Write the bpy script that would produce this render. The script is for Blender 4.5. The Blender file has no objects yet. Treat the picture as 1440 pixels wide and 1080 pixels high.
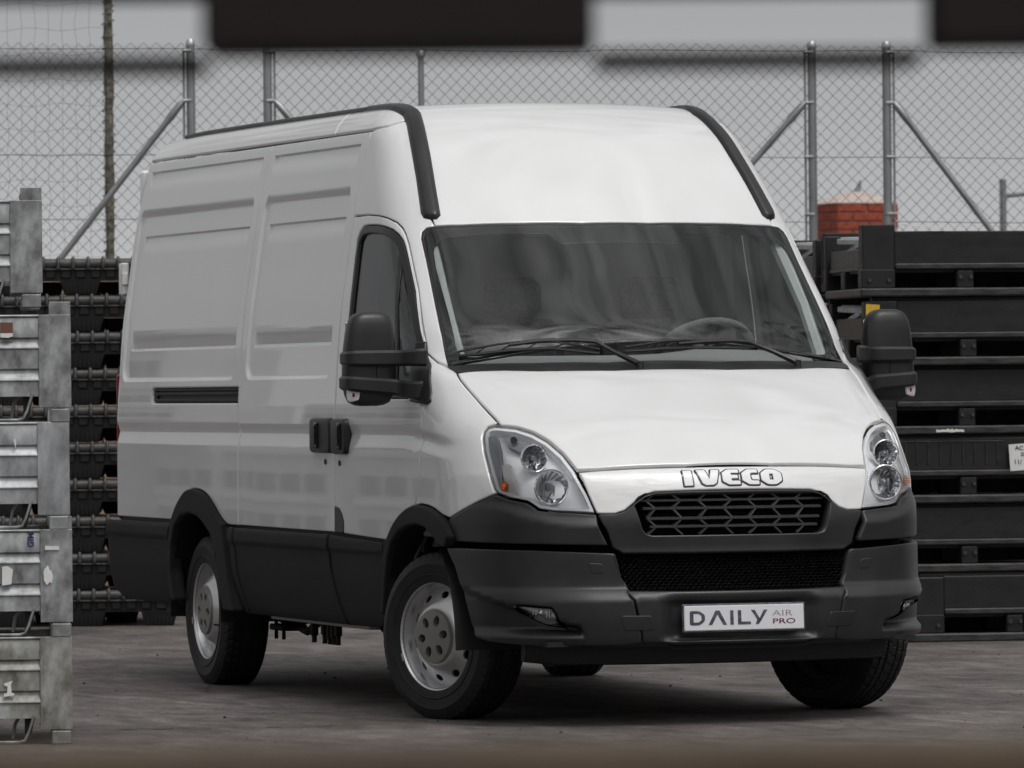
import bpy, math, random
import numpy as np
from mathutils import Vector, Matrix
from mathutils.geometry import delaunay_2d_cdt

random.seed(7)
scn = bpy.context.scene
COL = scn.collection

# ------------------------------------------------------------------ camera
cam_d = bpy.data.cameras.new('camera')
cam_d.sensor_width = 36.0
cam_d.lens = 213.0
cam_d.clip_start = 0.1
cam_d.clip_end = 4000
cam_d.dof.use_dof = True
cam_d.dof.focus_distance = 24.6
cam_d.dof.aperture_fstop = 10.0
cam = bpy.data.objects.new('camera', cam_d)
COL.objects.link(cam)
cam.location = (23.59984, -8.67905, 1.34865)
FW = Vector((-0.94586, 0.32456, 0.000834)).normalized()
ROLL = math.radians(-0.54975)
_rt = FW.cross(Vector((0, 0, 1))).normalized()
_up = _rt.cross(FW)
CR = _rt * math.cos(ROLL) + _up * math.sin(ROLL)
CU = -_rt * math.sin(ROLL) + _up * math.cos(ROLL)
cam.matrix_world = Matrix(((CR.x, CU.x, -FW.x, cam.location.x), (CR.y, CU.y, -FW.y, cam.location.y),
                           (CR.z, CU.z, -FW.z, cam.location.z), (0, 0, 0, 1)))
scn.camera = cam

# ------------------------------------------------------------------ sky, sun, exposure
SUN_EL = math.radians(60)
SUN_AZ = math.radians(16)          # measured from +x (the van's nose) towards +y (the van's left)
sd = Vector((math.cos(SUN_EL) * math.cos(SUN_AZ), math.cos(SUN_EL) * math.sin(SUN_AZ), math.sin(SUN_EL)))
world = bpy.data.worlds.new('World')
scn.world = world
world.use_nodes = True
wn, wl = world.node_tree.nodes, world.node_tree.links
wn.clear()
w_out = wn.new('ShaderNodeOutputWorld')
w_bg = wn.new('ShaderNodeBackground')
w_sky = wn.new('ShaderNodeTexSky')
w_sky.sky_type = 'NISHITA'
w_sky.sun_disc = False
w_sky.sun_elevation = SUN_EL
w_sky.sun_rotation = math.pi / 2 - SUN_AZ
w_sky.air_density = 1.6
w_sky.dust_density = 5.0
w_sky.ozone_density = 1.0
w_hs = wn.new('ShaderNodeHueSaturation')
w_hs.inputs['Saturation'].default_value = 0.082
w_tc = wn.new('ShaderNodeTexCoord')
w_sep = wn.new('ShaderNodeSeparateXYZ')
w_add = wn.new('ShaderNodeMath'); w_add.operation = 'ADD'; w_add.inputs[1].default_value = 0.082
w_div = wn.new('ShaderNodeVectorMath'); w_div.operation = 'DIVIDE'
w_cmb = wn.new('ShaderNodeCombineXYZ')
w_no = wn.new('ShaderNodeTexNoise')
w_no.inputs['Scale'].default_value = 3.0
w_no.inputs['Detail'].default_value = 4
w_no.inputs['Distortion'].default_value = 2.4
w_mr = wn.new('ShaderNodeMapRange')
w_mr.inputs['From Min'].default_value = 0.35
w_mr.inputs['From Max'].default_value = 0.65
w_mr.inputs['To Min'].default_value = 0.24
w_mr.inputs['To Max'].default_value = 1.5
w_mx = wn.new('ShaderNodeMix'); w_mx.data_type = 'RGBA'; w_mx.blend_type = 'MULTIPLY'
w_fade = wn.new('ShaderNodeMapRange')
w_fade.inputs['From Min'].default_value = 0.08
w_fade.inputs['From Max'].default_value = 0.35
wl.new(w_tc.outputs['Generated'], w_sep.inputs[0])
wl.new(w_sep.outputs['Z'], w_add.inputs[0])
for k in range(3):
    wl.new(w_add.outputs[0], w_cmb.inputs[k])
wl.new(w_tc.outputs['Generated'], w_div.inputs[0])
wl.new(w_cmb.outputs[0], w_div.inputs[1])
wl.new(w_div.outputs[0], w_no.inputs['Vector'])
wl.new(w_no.outputs['Fac'], w_mr.inputs['Value'])
wl.new(w_sep.outputs['Z'], w_fade.inputs['Value'])
wl.new(w_sky.outputs[0], w_hs.inputs['Color'])
wl.new(w_fade.outputs[0], w_mx.inputs['Factor'])
# overcast: the cloud deck brightens towards the zenith, alike on every side
w_oc = wn.new('ShaderNodeMapRange')
w_oc.inputs['From Min'].default_value = 0.0
w_oc.inputs['From Max'].default_value = 1.0
w_oc.inputs['To Min'].default_value = 0.95
w_oc.inputs['To Max'].default_value = 1.42
w_om = wn.new('ShaderNodeVectorMath'); w_om.operation = 'SCALE'
wl.new(w_sep.outputs['Z'], w_oc.inputs['Value'])
wl.new(w_hs.outputs[0], w_om.inputs[0])
wl.new(w_oc.outputs[0], w_om.inputs['Scale'])
wl.new(w_om.outputs[0], w_mx.inputs['A'])
wl.new(w_mr.outputs[0], w_mx.inputs['B'])
# low haze: near the horizon the overcast fades into one even pale grey, all the way round
w_hz = wn.new('ShaderNodeMapRange'); w_hz.interpolation_type = 'SMOOTHSTEP'
w_hz.inputs['From Min'].default_value = -0.01
w_hz.inputs['From Max'].default_value = 0.42
w_hz.inputs['To Min'].default_value = 1.0
w_hz.inputs['To Max'].default_value = 0.0
w_hm = wn.new('ShaderNodeMix'); w_hm.data_type = 'RGBA'
w_hg = wn.new('ShaderNodeMix'); w_hg.data_type = 'RGBA'
w_hg.inputs['A'].default_value = (5.2, 5.28, 5.4, 1)
w_hg.inputs['B'].default_value = (3.55, 3.61, 3.71, 1)
w_hf = wn.new('ShaderNodeMapRange')
w_hf.inputs['From Min'].default_value = 0.0
w_hf.inputs['From Max'].default_value = 0.082
wl.new(w_sep.outputs['Z'], w_hf.inputs['Value'])
wl.new(w_hf.outputs[0], w_hg.inputs['Factor'])
wl.new(w_hg.outputs['Result'], w_hm.inputs['B'])
wl.new(w_sep.outputs['Z'], w_hz.inputs['Value'])
wl.new(w_hz.outputs[0], w_hm.inputs['Factor'])
wl.new(w_mx.outputs['Result'], w_hm.inputs['A'])
wl.new(w_hm.outputs['Result'], w_bg.inputs['Color'])
w_bg.inputs['Strength'].default_value = 0.082
wl.new(w_bg.outputs[0], w_out.inputs['Surface'])

sun_d = bpy.data.lights.new('sun', 'SUN')
sun_d.energy = 0.5
sun_d.angle = math.radians(14)
sun_d.color = (1.0, 0.965, 0.92)
sun = bpy.data.objects.new('sun', sun_d)
COL.objects.link(sun)
sun.location = (30, 10, 40)
sun.rotation_euler = (-sd).to_track_quat('-Z', 'Y').to_euler()

scn.view_settings.view_transform = 'Standard'
scn.view_settings.look = 'None'
scn.view_settings.exposure = 0.30
scn.view_settings.gamma = 1.0
scn.view_settings.use_curve_mapping = False

# ------------------------------------------------------------------ materials
def mat(name, col, rough=0.5, metal=0.0, coat=0.0, coat_rough=0.03, var=0.0, vscale=6.0, bump=0.0, bscale=40.0,
        stretch=(1, 1, 1), col2=None, spec=0.5, detail=5, rvar=0.0, emit=None):
    m = bpy.data.materials.new(name)
    m.use_nodes = True
    n, l = m.node_tree.nodes, m.node_tree.links
    b = n['Principled BSDF']
    b.inputs['Base Color'].default_value = (*col, 1)
    b.inputs['Roughness'].default_value = rough
    b.inputs['Metallic'].default_value = metal
    b.inputs['Coat Weight'].default_value = coat
    b.inputs['Coat Roughness'].default_value = coat_rough
    b.inputs['Coat IOR'].default_value = 1.72
    b.inputs['Specular IOR Level'].default_value = spec
    if var > 0 or bump > 0 or rvar > 0:
        tc = n.new('ShaderNodeTexCoord')
        mp = n.new('ShaderNodeMapping')
        mp.inputs['Scale'].default_value = stretch
        l.new(tc.outputs['Object'], mp.inputs['Vector'])
    if var > 0 or rvar > 0:
        no = n.new('ShaderNodeTexNoise')
        no.inputs['Scale'].default_value = vscale
        no.inputs['Detail'].default_value = detail
        no.inputs['Roughness'].default_value = 0.65
        l.new(mp.outputs[0], no.inputs['Vector'])
        mr = n.new('ShaderNodeMapRange')
        mr.inputs['From Min'].default_value = 0.3
        mr.inputs['From Max'].default_value = 0.7
        l.new(no.outputs['Fac'], mr.inputs['Value'])
        if var > 0:
            mx = n.new('ShaderNodeMix'); mx.data_type = 'RGBA'
            c2 = col2 if col2 else tuple(max(0, c * (1 - var)) for c in col)
            c1 = tuple(min(1, c * (1 + var * .6)) for c in col)
            mx.inputs['A'].default_value = (*c2, 1)
            mx.inputs['B'].default_value = (*c1, 1)
            l.new(mr.outputs[0], mx.inputs['Factor'])
            l.new(mx.outputs['Result'], b.inputs['Base Color'])
        if rvar > 0:
            m2 = n.new('ShaderNodeMapRange')
            m2.inputs['To Min'].default_value = max(0.02, rough - rvar)
            m2.inputs['To Max'].default_value = min(1, rough + rvar)
            l.new(mr.outputs[0], m2.inputs['Value'])
            l.new(m2.outputs[0], b.inputs['Roughness'])
    if bump > 0:
        nb = n.new('ShaderNodeTexNoise')
        nb.inputs['Scale'].default_value = bscale
        nb.inputs['Detail'].default_value = 4
        l.new(mp.outputs[0], nb.inputs['Vector'])
        bp = n.new('ShaderNodeBump')
        bp.inputs['Strength'].default_value = bump
        bp.inputs['Distance'].default_value = 0.004
        l.new(nb.outputs['Fac'], bp.inputs['Height'])
        l.new(bp.outputs[0], b.inputs['Normal'])
    return m

def glass_mat(name, tint, ior=1.5, rough=0.0):
    m = bpy.data.materials.new(name)
    m.use_nodes = True
    n, l = m.node_tree.nodes, m.node_tree.links
    n.clear()
    o = n.new('ShaderNodeOutputMaterial')
    t = n.new('ShaderNodeBsdfTransparent'); t.inputs[0].default_value = (*tint, 1)
    g = n.new('ShaderNodeBsdfGlossy'); g.inputs['Roughness'].default_value = rough
    f = n.new('ShaderNodeFresnel'); f.inputs['IOR'].default_value = ior
    x = n.new('ShaderNodeMixShader')
    l.new(f.outputs[0], x.inputs[0]); l.new(t.outputs[0], x.inputs[1]); l.new(g.outputs[0], x.inputs[2])
    l.new(x.outputs[0], o.inputs['Surface'])
    return m

M = {}
M['white'] = mat('white_paint', (.78, .78, .78), .35, coat=1.0, coat_rough=.02, var=.02, vscale=1.5)
M['plastic'] = mat('grained_black_plastic', (.019, .0193, .0205), .38, var=.35, vscale=3.5, rvar=.07, bump=.10, bscale=420, spec=.5)
M['plastic_side'] = mat('coarse_side_cladding', (.011, .011, .0115), .62, var=.35, vscale=3.5, bump=.25, bscale=350, spec=.22)
M['plastic_dark'] = mat('dark_plastic', (.012, .012, .013), .5, spec=.4)
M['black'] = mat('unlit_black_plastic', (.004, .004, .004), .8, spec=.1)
M['gloss_black'] = mat('glossy_black_trim', (.012, .012, .014), .12)
M['rubber'] = mat('rubber_seal', (.015, .014, .014), .4)
M['frit'] = mat('black_glass_border', (.012, .012, .013), .3)
M['glass'] = glass_mat('windscreen_glass', (.90, .94, .93), 1.62)
M['glass_side'] = glass_mat('door_glass', (.62, .67, .68), 1.75)
M['lamp_glass'] = glass_mat('lamp_lens', (.95, .96, .97), 1.45)
M['chrome'] = mat('reflector_chrome', (.88, .88, .9), .12, metal=1.0)
M['chrome_rough'] = mat('satin_chrome', (.92, .92, .93), .24, metal=.25)
M['lamp_grey'] = mat('lamp_bezel_grey', (.32, .33, .35), .3, metal=.6)
M['reflector'] = mat('lamp_reflector', (.90, .90, .91), .26, metal=.12)
M['fog_bowl'] = mat('fog_lamp_bowl', (.80, .80, .80), .25, metal=.15)
M['bowl'] = mat('lamp_bowl', (.93, .93, .94), .14, metal=.6)
M['amber'] = mat('amber_bulb', (.8, .16, .02), .25)
M['red'] = mat('red_lens', (.22, .006, .01), .15)
M['clear_plastic'] = mat('clear_indicator_lens', (.62, .60, .60), .12)
M['tyre'] = mat('tyre_rubber', (.019, .019, .019), .62, var=.3, vscale=14, bump=.12, bscale=150, spec=.35)
M['steel'] = mat('silver_wheel_paint', (.64, .64, .65), .29, metal=.85, var=.02, vscale=9)
M['hub'] = mat('grey_hub_plastic', (.25, .238, .218), .40, metal=.3)
M['dash'] = mat('interior_grey_plastic', (.30, .31, .31), .75)
M['trim_light'] = mat('pale_interior_trim', (.55, .57, .57), .7)
M['seat'] = mat('seat_fabric', (.17, .175, .185), .9, var=.3, vscale=60)
M['plate'] = mat('plate_white', (.72, .72, .75), .35)
M['letter'] = mat('letter_silver', (.86, .86, .87), .25)
M['plate_metal'] = mat('plate_letter_metal', (.13, .14, .17), .3, metal=.5, var=.6, vscale=25, stretch=(1, 1, 3))
M['maroon'] = mat('maroon_print', (.12, .012, .03), .5)
M['print_grey'] = mat('grey_print', (.18, .18, .19), .5)
M['galv'] = mat('galvanised_steel', (.50, .515, .53), .38, metal=.7, var=.45, vscale=9, rvar=.12, bump=.15, bscale=30, stretch=(1, 1, .5))
M['galv_old'] = mat('weathered_galvanised_steel', (.43, .445, .455), .42, metal=.62, var=.55, vscale=11, rvar=.15, bump=.25, bscale=24, stretch=(1, 1, .6), col2=(.15, .15, .145))
M['galv_dirty'] = mat('stained_galvanised_steel', (.36, .37, .36), .46, metal=.5, var=.65, vscale=10, rvar=.15, bump=.25, bscale=24, stretch=(1, 1, .6), col2=(.12, .105, .08))
M['crate'] = mat('black_crate_plastic', (.008, .0078, .0078), .5, var=.55, vscale=7, bump=.2, bscale=60, stretch=(1, 1, 2.2), col2=(.005, .005, .005), rvar=.12)
M['crate_worn'] = mat('scuffed_crate_plastic', (.045, .044, .043), .42, var=.7, vscale=16, bump=.2, bscale=60, stretch=(.5, 1, 3), col2=(.007, .007, .007))
M['pallet_bar'] = mat('worn_pallet_edge', (.075, .071, .068), .36, var=.5, vscale=20, bump=.2, bscale=60)
M['lid'] = mat('grey_lid_plastic', (.40, .41, .43), .5, var=.15, vscale=10)
M['yellow'] = mat('yellow_label', (.62, .40, .03), .6, var=.15, vscale=30)
M['paper'] = mat('paper', (.72, .72, .70), .8, var=.08, vscale=14)
M['ink'] = mat('printed_ink', (.03, .03, .035), .7)
M['ink_blue'] = mat('blue_ink', (.02, .03, .10), .7)
M['tan'] = mat('tan_block', (.36, .245, .165), .85, var=.2, vscale=14, bump=.4, bscale=50)
M['mortar'] = mat('mortar', (.26, .22, .18), .9, bump=.4, bscale=60)
M['brick'] = mat('red_brick', (.36, .068, .034), .85, var=.3, vscale=20, bump=.4, bscale=60)
M['brick_mortar'] = mat('brick_mortar', (.33, .22, .18), .9)
M['cap'] = mat('pale_cement_cap', (.52, .43, .39), .85, var=.12, vscale=8)
M['wire'] = mat('fence_wire', (.030, .032, .034), .5, metal=.4)
M['post'] = mat('galvanised_post', (.34, .35, .36), .38, metal=.65, var=.25, vscale=10, stretch=(1, 1, .3))
M['post_old'] = mat('lichen_post', (.20, .185, .15), .9, var=.6, vscale=22, bump=.8, bscale=40, col2=(.05, .045, .04))
M['wood_shaded'] = mat('shaded_pallet_wood', (.008, .0042, .0028), .9, var=.4, vscale=6, stretch=(1, 8, 8))  # near-black base colour holds the deep shade the pallet stands in
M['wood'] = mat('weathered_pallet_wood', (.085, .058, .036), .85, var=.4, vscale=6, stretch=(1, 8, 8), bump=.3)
M['building'] = mat('grey_render', (.60, .60, .61), .9, var=.12, vscale=.5)
M['building_dark'] = mat('building_window', (.03, .032, .036), .1)
M['pole'] = mat('far_pole_grey', (.22, .22, .23), .6)
M['dark_metal'] = mat('underbody_metal', (.02, .02, .02), .6, metal=.3)
M['alloy_bar'] = mat('pale_step_bar', (.30, .30, .29), .5)

# ------------------------------------------------------------------ tagging and mesh helpers
def tag(o, label=None, cat=None, group=None, kind=None):
    if label: o['label'] = label
    if cat: o['category'] = cat
    if group: o['group'] = group
    if kind: o['kind'] = kind
    return o

def empty(name, loc=(0, 0, 0), rz=0.0, parent=None):
    o = bpy.data.objects.new(name, None)
    o.empty_display_size = .2
    COL.objects.link(o)
    o.location = loc
    o.rotation_euler = (0, 0, rz)
    if parent: o.parent = parent
    return o

def link_mesh(name, me, parent=None, loc=(0, 0, 0), rot=(0, 0, 0)):
    o = bpy.data.objects.new(name, me)
    COL.objects.link(o)
    if parent: o.parent = parent
    o.location = loc
    o.rotation_euler = rot
    return o

def kids(o):
    return [c for c in bpy.data.objects if c.parent == o]

def copy_tree(o, parent=None, childmap=None):
    if childmap is None:
        childmap = {}
        for c in bpy.data.objects:
            if c.parent: childmap.setdefault(c.parent, []).append(c)
    c = o.copy()
    COL.objects.link(c)
    if parent: c.parent = parent
    for ch in childmap.get(o, []):
        copy_tree(ch, c, childmap)
    return c

class MB:
    """collects simple solids into one mesh"""
    def __init__(s):
        s.v = []; s.f = []
    def add(s, v, f):
        b = len(s.v)
        s.v += [tuple(p) for p in v]
        s.f += [tuple(i + b for i in q) for q in f]
        return s
    def box(s, c, d, bev=0.0, rot=None):
        hx, hy, hz = d[0] / 2, d[1] / 2, d[2] / 2
        b = min(bev, hx * .9, hy * .9, hz * .9)
        v = []; f = []
        if b <= 0:
            v = [(x, y, z) for x in (-hx, hx) for y in (-hy, hy) for z in (-hz, hz)]
            f = [(0, 1, 3, 2), (4, 6, 7, 5), (0, 4, 5, 1), (2, 3, 7, 6), (0, 2, 6, 4), (1, 5, 7, 3)]
        else:
            idx = {}
            for sx in (-1, 1):
                for sy in (-1, 1):
                    for sz in (-1, 1):
                        for ax in range(3):
                            p = [sx * (hx - b), sy * (hy - b), sz * (hz - b)]
                            p[ax] = (sx, sy, sz)[ax] * (hx, hy, hz)[ax]
                            idx[(sx, sy, sz, ax)] = len(v); v.append(tuple(p))
            def q(*k): return tuple(idx[i] for i in k)
            for sg in (-1, 1):
                a = [q((sg, -1, -1, 0), (sg, 1, -1, 0), (sg, 1, 1, 0), (sg, -1, 1, 0)),
                     q((1, sg, -1, 1), (-1, sg, -1, 1), (-1, sg, 1, 1), (1, sg, 1, 1)),
                     q((-1, -1, sg, 2), (1, -1, sg, 2), (1, 1, sg, 2), (-1, 1, sg, 2))]
                f += a if sg > 0 else [t[::-1] for t in a]
            for s1 in (-1, 1):
                for s2 in (-1, 1):
                    for ax in range(3):
                        o1, o2 = [k for k in range(3) if k != ax]
                        def key(e, fa):
                            t = [0, 0, 0]; t[ax] = e; t[o1] = s1; t[o2] = s2
                            return (t[0], t[1], t[2], fa)
                        t = q(key(-1, o1), key(1, o1), key(1, o2), key(-1, o2))
                        f.append(t)
            for sx in (-1, 1):
                for sy in (-1, 1):
                    for sz in (-1, 1):
                        f.append(q((sx, sy, sz, 0), (sx, sy, sz, 1), (sx, sy, sz, 2)))
            # orient outwards
            g = []
            for t in f:
                p = [Vector(v[i]) for i in t]
                n = (p[1] - p[0]).cross(p[2] - p[0])
                cc = sum(p, Vector()) / len(p)
                g.append(t if n.dot(cc) > 0 else t[::-1])
            f = g
        R = Matrix.Rotation(rot[0], 3, rot[1]) if rot else None
        out = []
        for p in v:
            p = Vector(p)
            if R: p = R @ p
            out.append((p.x + c[0], p.y + c[1], p.z + c[2]))
        return s.add(out, f)
    def cyl(s, p0, p1, r0, r1=None, n=14, cap=True):
        r1 = r0 if r1 is None else r1
        p0, p1 = Vector(p0), Vector(p1)
        d = (p1 - p0).normalized()
        a = d.orthogonal().normalized(); b = d.cross(a)
        v = []
        for p, r in ((p0, r0), (p1, r1)):
            for k in range(n):
                t = 2 * math.pi * k / n
                v.append(p + (a * math.cos(t) + b * math.sin(t)) * r)
        f = [(k, (k + 1) % n, n + (k + 1) % n, n + k) for k in range(n)]
        if cap:
            f.append(tuple(range(n - 1, -1, -1))); f.append(tuple(range(n, 2 * n)))
        return s.add(v, f)
    def tube(s, pts, r, n=8, cap=True, flat=None):
        pts = [Vector(p) for p in pts]
        v = []; up = None
        for i, p in enumerate(pts):
            t = (pts[min(i + 1, len(pts) - 1)] - pts[max(i - 1, 0)]).normalized()
            if up is None:
                a = t.orthogonal().normalized()
            else:
                a = (up - t * up.dot(t)).normalized()
            up = a
            b = t.cross(a)
            rr = r[i] if isinstance(r, (list, tuple)) else r
            for k in range(n):
                th = 2 * math.pi * k / n
                v.append(p + (a * math.cos(th) + b * math.sin(th)) * rr)
        f = []
        for i in range(len(pts) - 1):
            for k in range(n):
                f.append((i * n + k, i * n + (k + 1) % n, (i + 1) * n + (k + 1) % n, (i + 1) * n + k))
        if cap:
            f.append(tuple(range(n - 1, -1, -1)))
            f.append(tuple(range((len(pts) - 1) * n, len(pts) * n)))
        return s.add(v, f)
    def lathe(s, prof, n=48, close=False):
        """prof: (radius, w) with the axis along -Y (w grows outwards)"""
        v = []; f = []
        m = len(prof)
        for k in range(n):
            t = 2 * math.pi * k / n
            for r, w in prof:
                v.append((r * math.cos(t), -w, r * math.sin(t)))
        for k in range(n):
            k2 = (k + 1) % n
            for i in range(m - 1):
                f.append((k * m + i, k2 * m + i, k2 * m + i + 1, k * m + i + 1))
        return s.add(v, f)
    def loft(s, rings, cap=True, close=True):
        n = len(rings[0]); b0 = []
        v = [p for r in rings for p in r]; f = []
        for i in range(len(rings) - 1):
            for k in range(n if close else n - 1):
                f.append((i * n + k, i * n + (k + 1) % n, (i + 1) * n + (k + 1) % n, (i + 1) * n + k))
        if cap:
            f.append(tuple(range(n - 1, -1, -1)))
            f.append(tuple(range((len(rings) - 1) * n, len(rings) * n)))
        return s.add(v, f)
    def prism(s, poly, z0, z1, fr=lambda u, v, w: (u, v, w)):
        """poly CCW in (u,v), extruded along w"""
        n = len(poly)
        v = [fr(u, q, z0) for u, q in poly] + [fr(u, q, z1) for u, q in poly]
        f = [tuple(range(n - 1, -1, -1)), tuple(range(n, 2 * n))]
        f += [(k, (k + 1) % n, n + (k + 1) % n, n + k) for k in range(n)]
        return s.add(v, f)
    def mesh(s, name, m=None, ang=35):
        me = bpy.data.meshes.new(name)
        me.from_pydata(s.v, [], s.f)
        if m: me.materials.append(m)
        me.polygons.foreach_set('use_smooth', [True] * len(me.polygons))
        me.set_sharp_from_angle(angle=math.radians(ang))
        me.update()
        return me
    def build(s, name, m=None, parent=None, loc=(0, 0, 0), rot=(0, 0, 0), ang=35):
        return link_mesh(name, s.mesh(name, m, ang), parent, loc, rot)

def mirror_mesh(me, name):
    """a copy of a mesh reflected in the van's centre plane"""
    nv = np.empty(len(me.vertices) * 3); me.vertices.foreach_get('co', nv)
    nv = nv.reshape(-1, 3); nv[:, 1] *= -1
    f = [tuple(p.vertices)[::-1] for p in me.polygons]
    m2 = bpy.data.meshes.new(name)
    m2.from_pydata(nv.tolist(), [], f)
    for mm in me.materials: m2.materials.append(mm)
    m2.polygons.foreach_set('use_smooth', [True] * len(m2.polygons))
    return m2

def text_faces(s, size=1.0, xs=1.0, bold=0.0):
    cu = bpy.data.curves.new('txt', 'FONT')
    cu.body = s; cu.size = size; cu.offset = bold; cu.resolution_u = 3
    o = bpy.data.objects.new('txt', cu)
    COL.objects.link(o)
    bpy.context.view_layer.update()
    dg = bpy.context.evaluated_depsgraph_get()
    me = o.evaluated_get(dg).to_mesh()
    v = [(p.co.x * xs, p.co.y) for p in me.vertices]
    f = [tuple(p.vertices) for p in me.polygons]
    o.evaluated_get(dg).to_mesh_clear()
    bpy.data.objects.remove(o)
    bpy.data.curves.remove(cu)
    return v, f
# ------------------------------------------------------------------ the yard
R2 = Vector((CR.x, CR.y, 0)).normalized()
T2 = Vector((FW.x, FW.y, 0)).normalized()
C0 = Vector(cam.location)
ANG = math.atan2(R2.y, R2.x)            # a frame whose x runs to the right of the view and whose y runs away

def place(a, dep, z=0.0):
    """yard coordinates: metres right of the view axis, metres away from the viewpoint"""
    p = C0 + T2 * dep + R2 * a
    return (p.x, p.y, z)

def ground_mat():
    m = bpy.data.materials.new('worn_concrete')
    m.use_nodes = True
    n, l = m.node_tree.nodes, m.node_tree.links
    b = n['Principled BSDF']
    tc = n.new('ShaderNodeTexCoord')
    def noise(sc, det, rough, stretch=(1, 1, 1), dist=0):
        mp = n.new('ShaderNodeMapping'); mp.inputs['Scale'].default_value = stretch
        mp.inputs['Rotation'].default_value = (0, 0, -ANG)
        l.new(tc.outputs['Object'], mp.inputs[0])
        k = n.new('ShaderNodeTexNoise')
        k.inputs['Scale'].default_value = sc; k.inputs['Detail'].default_value = det
        k.inputs['Roughness'].default_value = rough; k.inputs['Distortion'].default_value = dist
        l.new(mp.outputs[0], k.inputs['Vector'])
        return k
    def ramp(k, a, c0, c1, bpos):
        r = n.new('ShaderNodeValToRGB')
        r.color_ramp.elements[0].position = a; r.color_ramp.elements[0].color = (*c0, 1)
        r.color_ramp.elements[1].position = bpos; r.color_ramp.elements[1].color = (*c1, 1)
        l.new(k.outputs['Fac'], r.inputs[0])
        return r
    def mul(a, c):
        x = n.new('ShaderNodeMix'); x.data_type = 'RGBA'; x.blend_type = 'MULTIPLY'
        x.inputs['Factor'].default_value = 1
        l.new(a.outputs[0], x.inputs['A']); l.new(c.outputs[0], x.inputs['B'])
        class W: outputs = [x.outputs['Result']]
        return W
    a = ramp(noise(2.6, 9, .74, (.55, 1, 1), .6), .30, (.076, .067, .063), (.250, .230, .222), .70)
    c = ramp(noise(.55, 4, .6), .3, (.55, .54, .53), (1.32, 1.31, 1.30), .7)
    e = ramp(noise(9, 6, .75, (.4, 1, 1), .3), .32, (.58, .57, .57), (1.22, 1.2, 1.2), .7)
    g = ramp(noise(45, 4, .7), .33, (.68, .68, .68), (1.18, 1.18, 1.18), .68)
    r = mul(mul(mul(a, c), e), g)
    l.new(r.outputs[0], b.inputs['Base Color'])
    b.inputs['Roughness'].default_value = .72
    b.inputs['Specular IOR Level'].default_value = .35
    bp = n.new('ShaderNodeBump'); bp.inputs['Strength'].default_value = .7; bp.inputs['Distance'].default_value = .015
    l.new(noise(16, 8, .7, (.5, 1, 1)).outputs['Fac'], bp.inputs['Height'])
    l.new(bp.outputs[0], b.inputs['Normal'])
    return m
M['ground'] = ground_mat()
g = MB()
NX = 60
gv = []
for i in range(NX + 1):
    for j in range(NX + 1):
        def s(k): 
            t = (k / NX) * 2 - 1
            return math.copysign(abs(t) ** 2.2 * 900, t)
        gv.append((s(i), s(j), 0))
gf = [(i * (NX + 1) + j, (i + 1) * (NX + 1) + j, (i + 1) * (NX + 1) + j + 1, i * (NX + 1) + j + 1) for i in range(NX) for j in range(NX)]
g.add(gv, gf)
tag(g.build('ground', M['ground']), kind='structure')

# hairline cracks and a filled slab joint in the concrete, thin raised seams of bitumen
rnd = random.Random(3)
def crack(p, q, w, amp, n=60):
    v = []; f = []
    p, q = Vector(p), Vector(q); d = (q - p); t = d.normalized(); s = Vector((-t.y, t.x, 0))
    off = 0
    for i in range(n + 1):
        off += rnd.uniform(-amp, amp); off *= .93
        ww = w * rnd.choice((.25, .6, 1, 1.3, .15))
        c = p + d * (i / n) + s * off
        v += [tuple(c - s * ww + Vector((0, 0, .003))), tuple(c + s * ww + Vector((0, 0, .003)))]
    for i in range(n):
        f.append((2 * i, 2 * i + 2, 2 * i + 3, 2 * i + 1))
    b = MB(); b.add(v, f)
    return b
M['bitumen'] = mat('bitumen_seam', (.022, .02, .02), .7)
for (p, q, w, amp) in ((place(-1.9, 24.2), place(-.6, 24.35), .013, .012), (place(1.3, 25.9), place(4.6, 24.6), .006, .012),
                       (place(-1.4, 27.1), place(-1.35, 31), .006, .012), (place(.95, 24.9), place(1.9, 24.93), .007, .01)):
    tag(crack(p, q, w, amp).build('ground_crack', M['bitumen']), kind='structure')
# small stones and crumbs of grit lying about
peb = MB()
for k in range(70):
    a, d = rnd.uniform(-2.2, 3.2), rnd.uniform(23.2, 33)
    r = rnd.choice((.002, .0025, .003, .005))
    x, y, z = place(a, d)
    vv = [(x + r * sx * rnd.uniform(.6, 1.3), y + r * sy * rnd.uniform(.6, 1.3), r * sz * .7 + r * .6) for sx in (-1, 1) for sy in (-1, 1) for sz in (-1, 1)]
    peb.add(vv, [(0, 1, 3, 2), (4, 6, 7, 5), (0, 4, 5, 1), (2, 3, 7, 6), (0, 2, 6, 4), (1, 5, 7, 3)])
tag(peb.build('grit', M['bitumen']), 'small dark grit scattered over the concrete', 'grit', kind='stuff')

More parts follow.
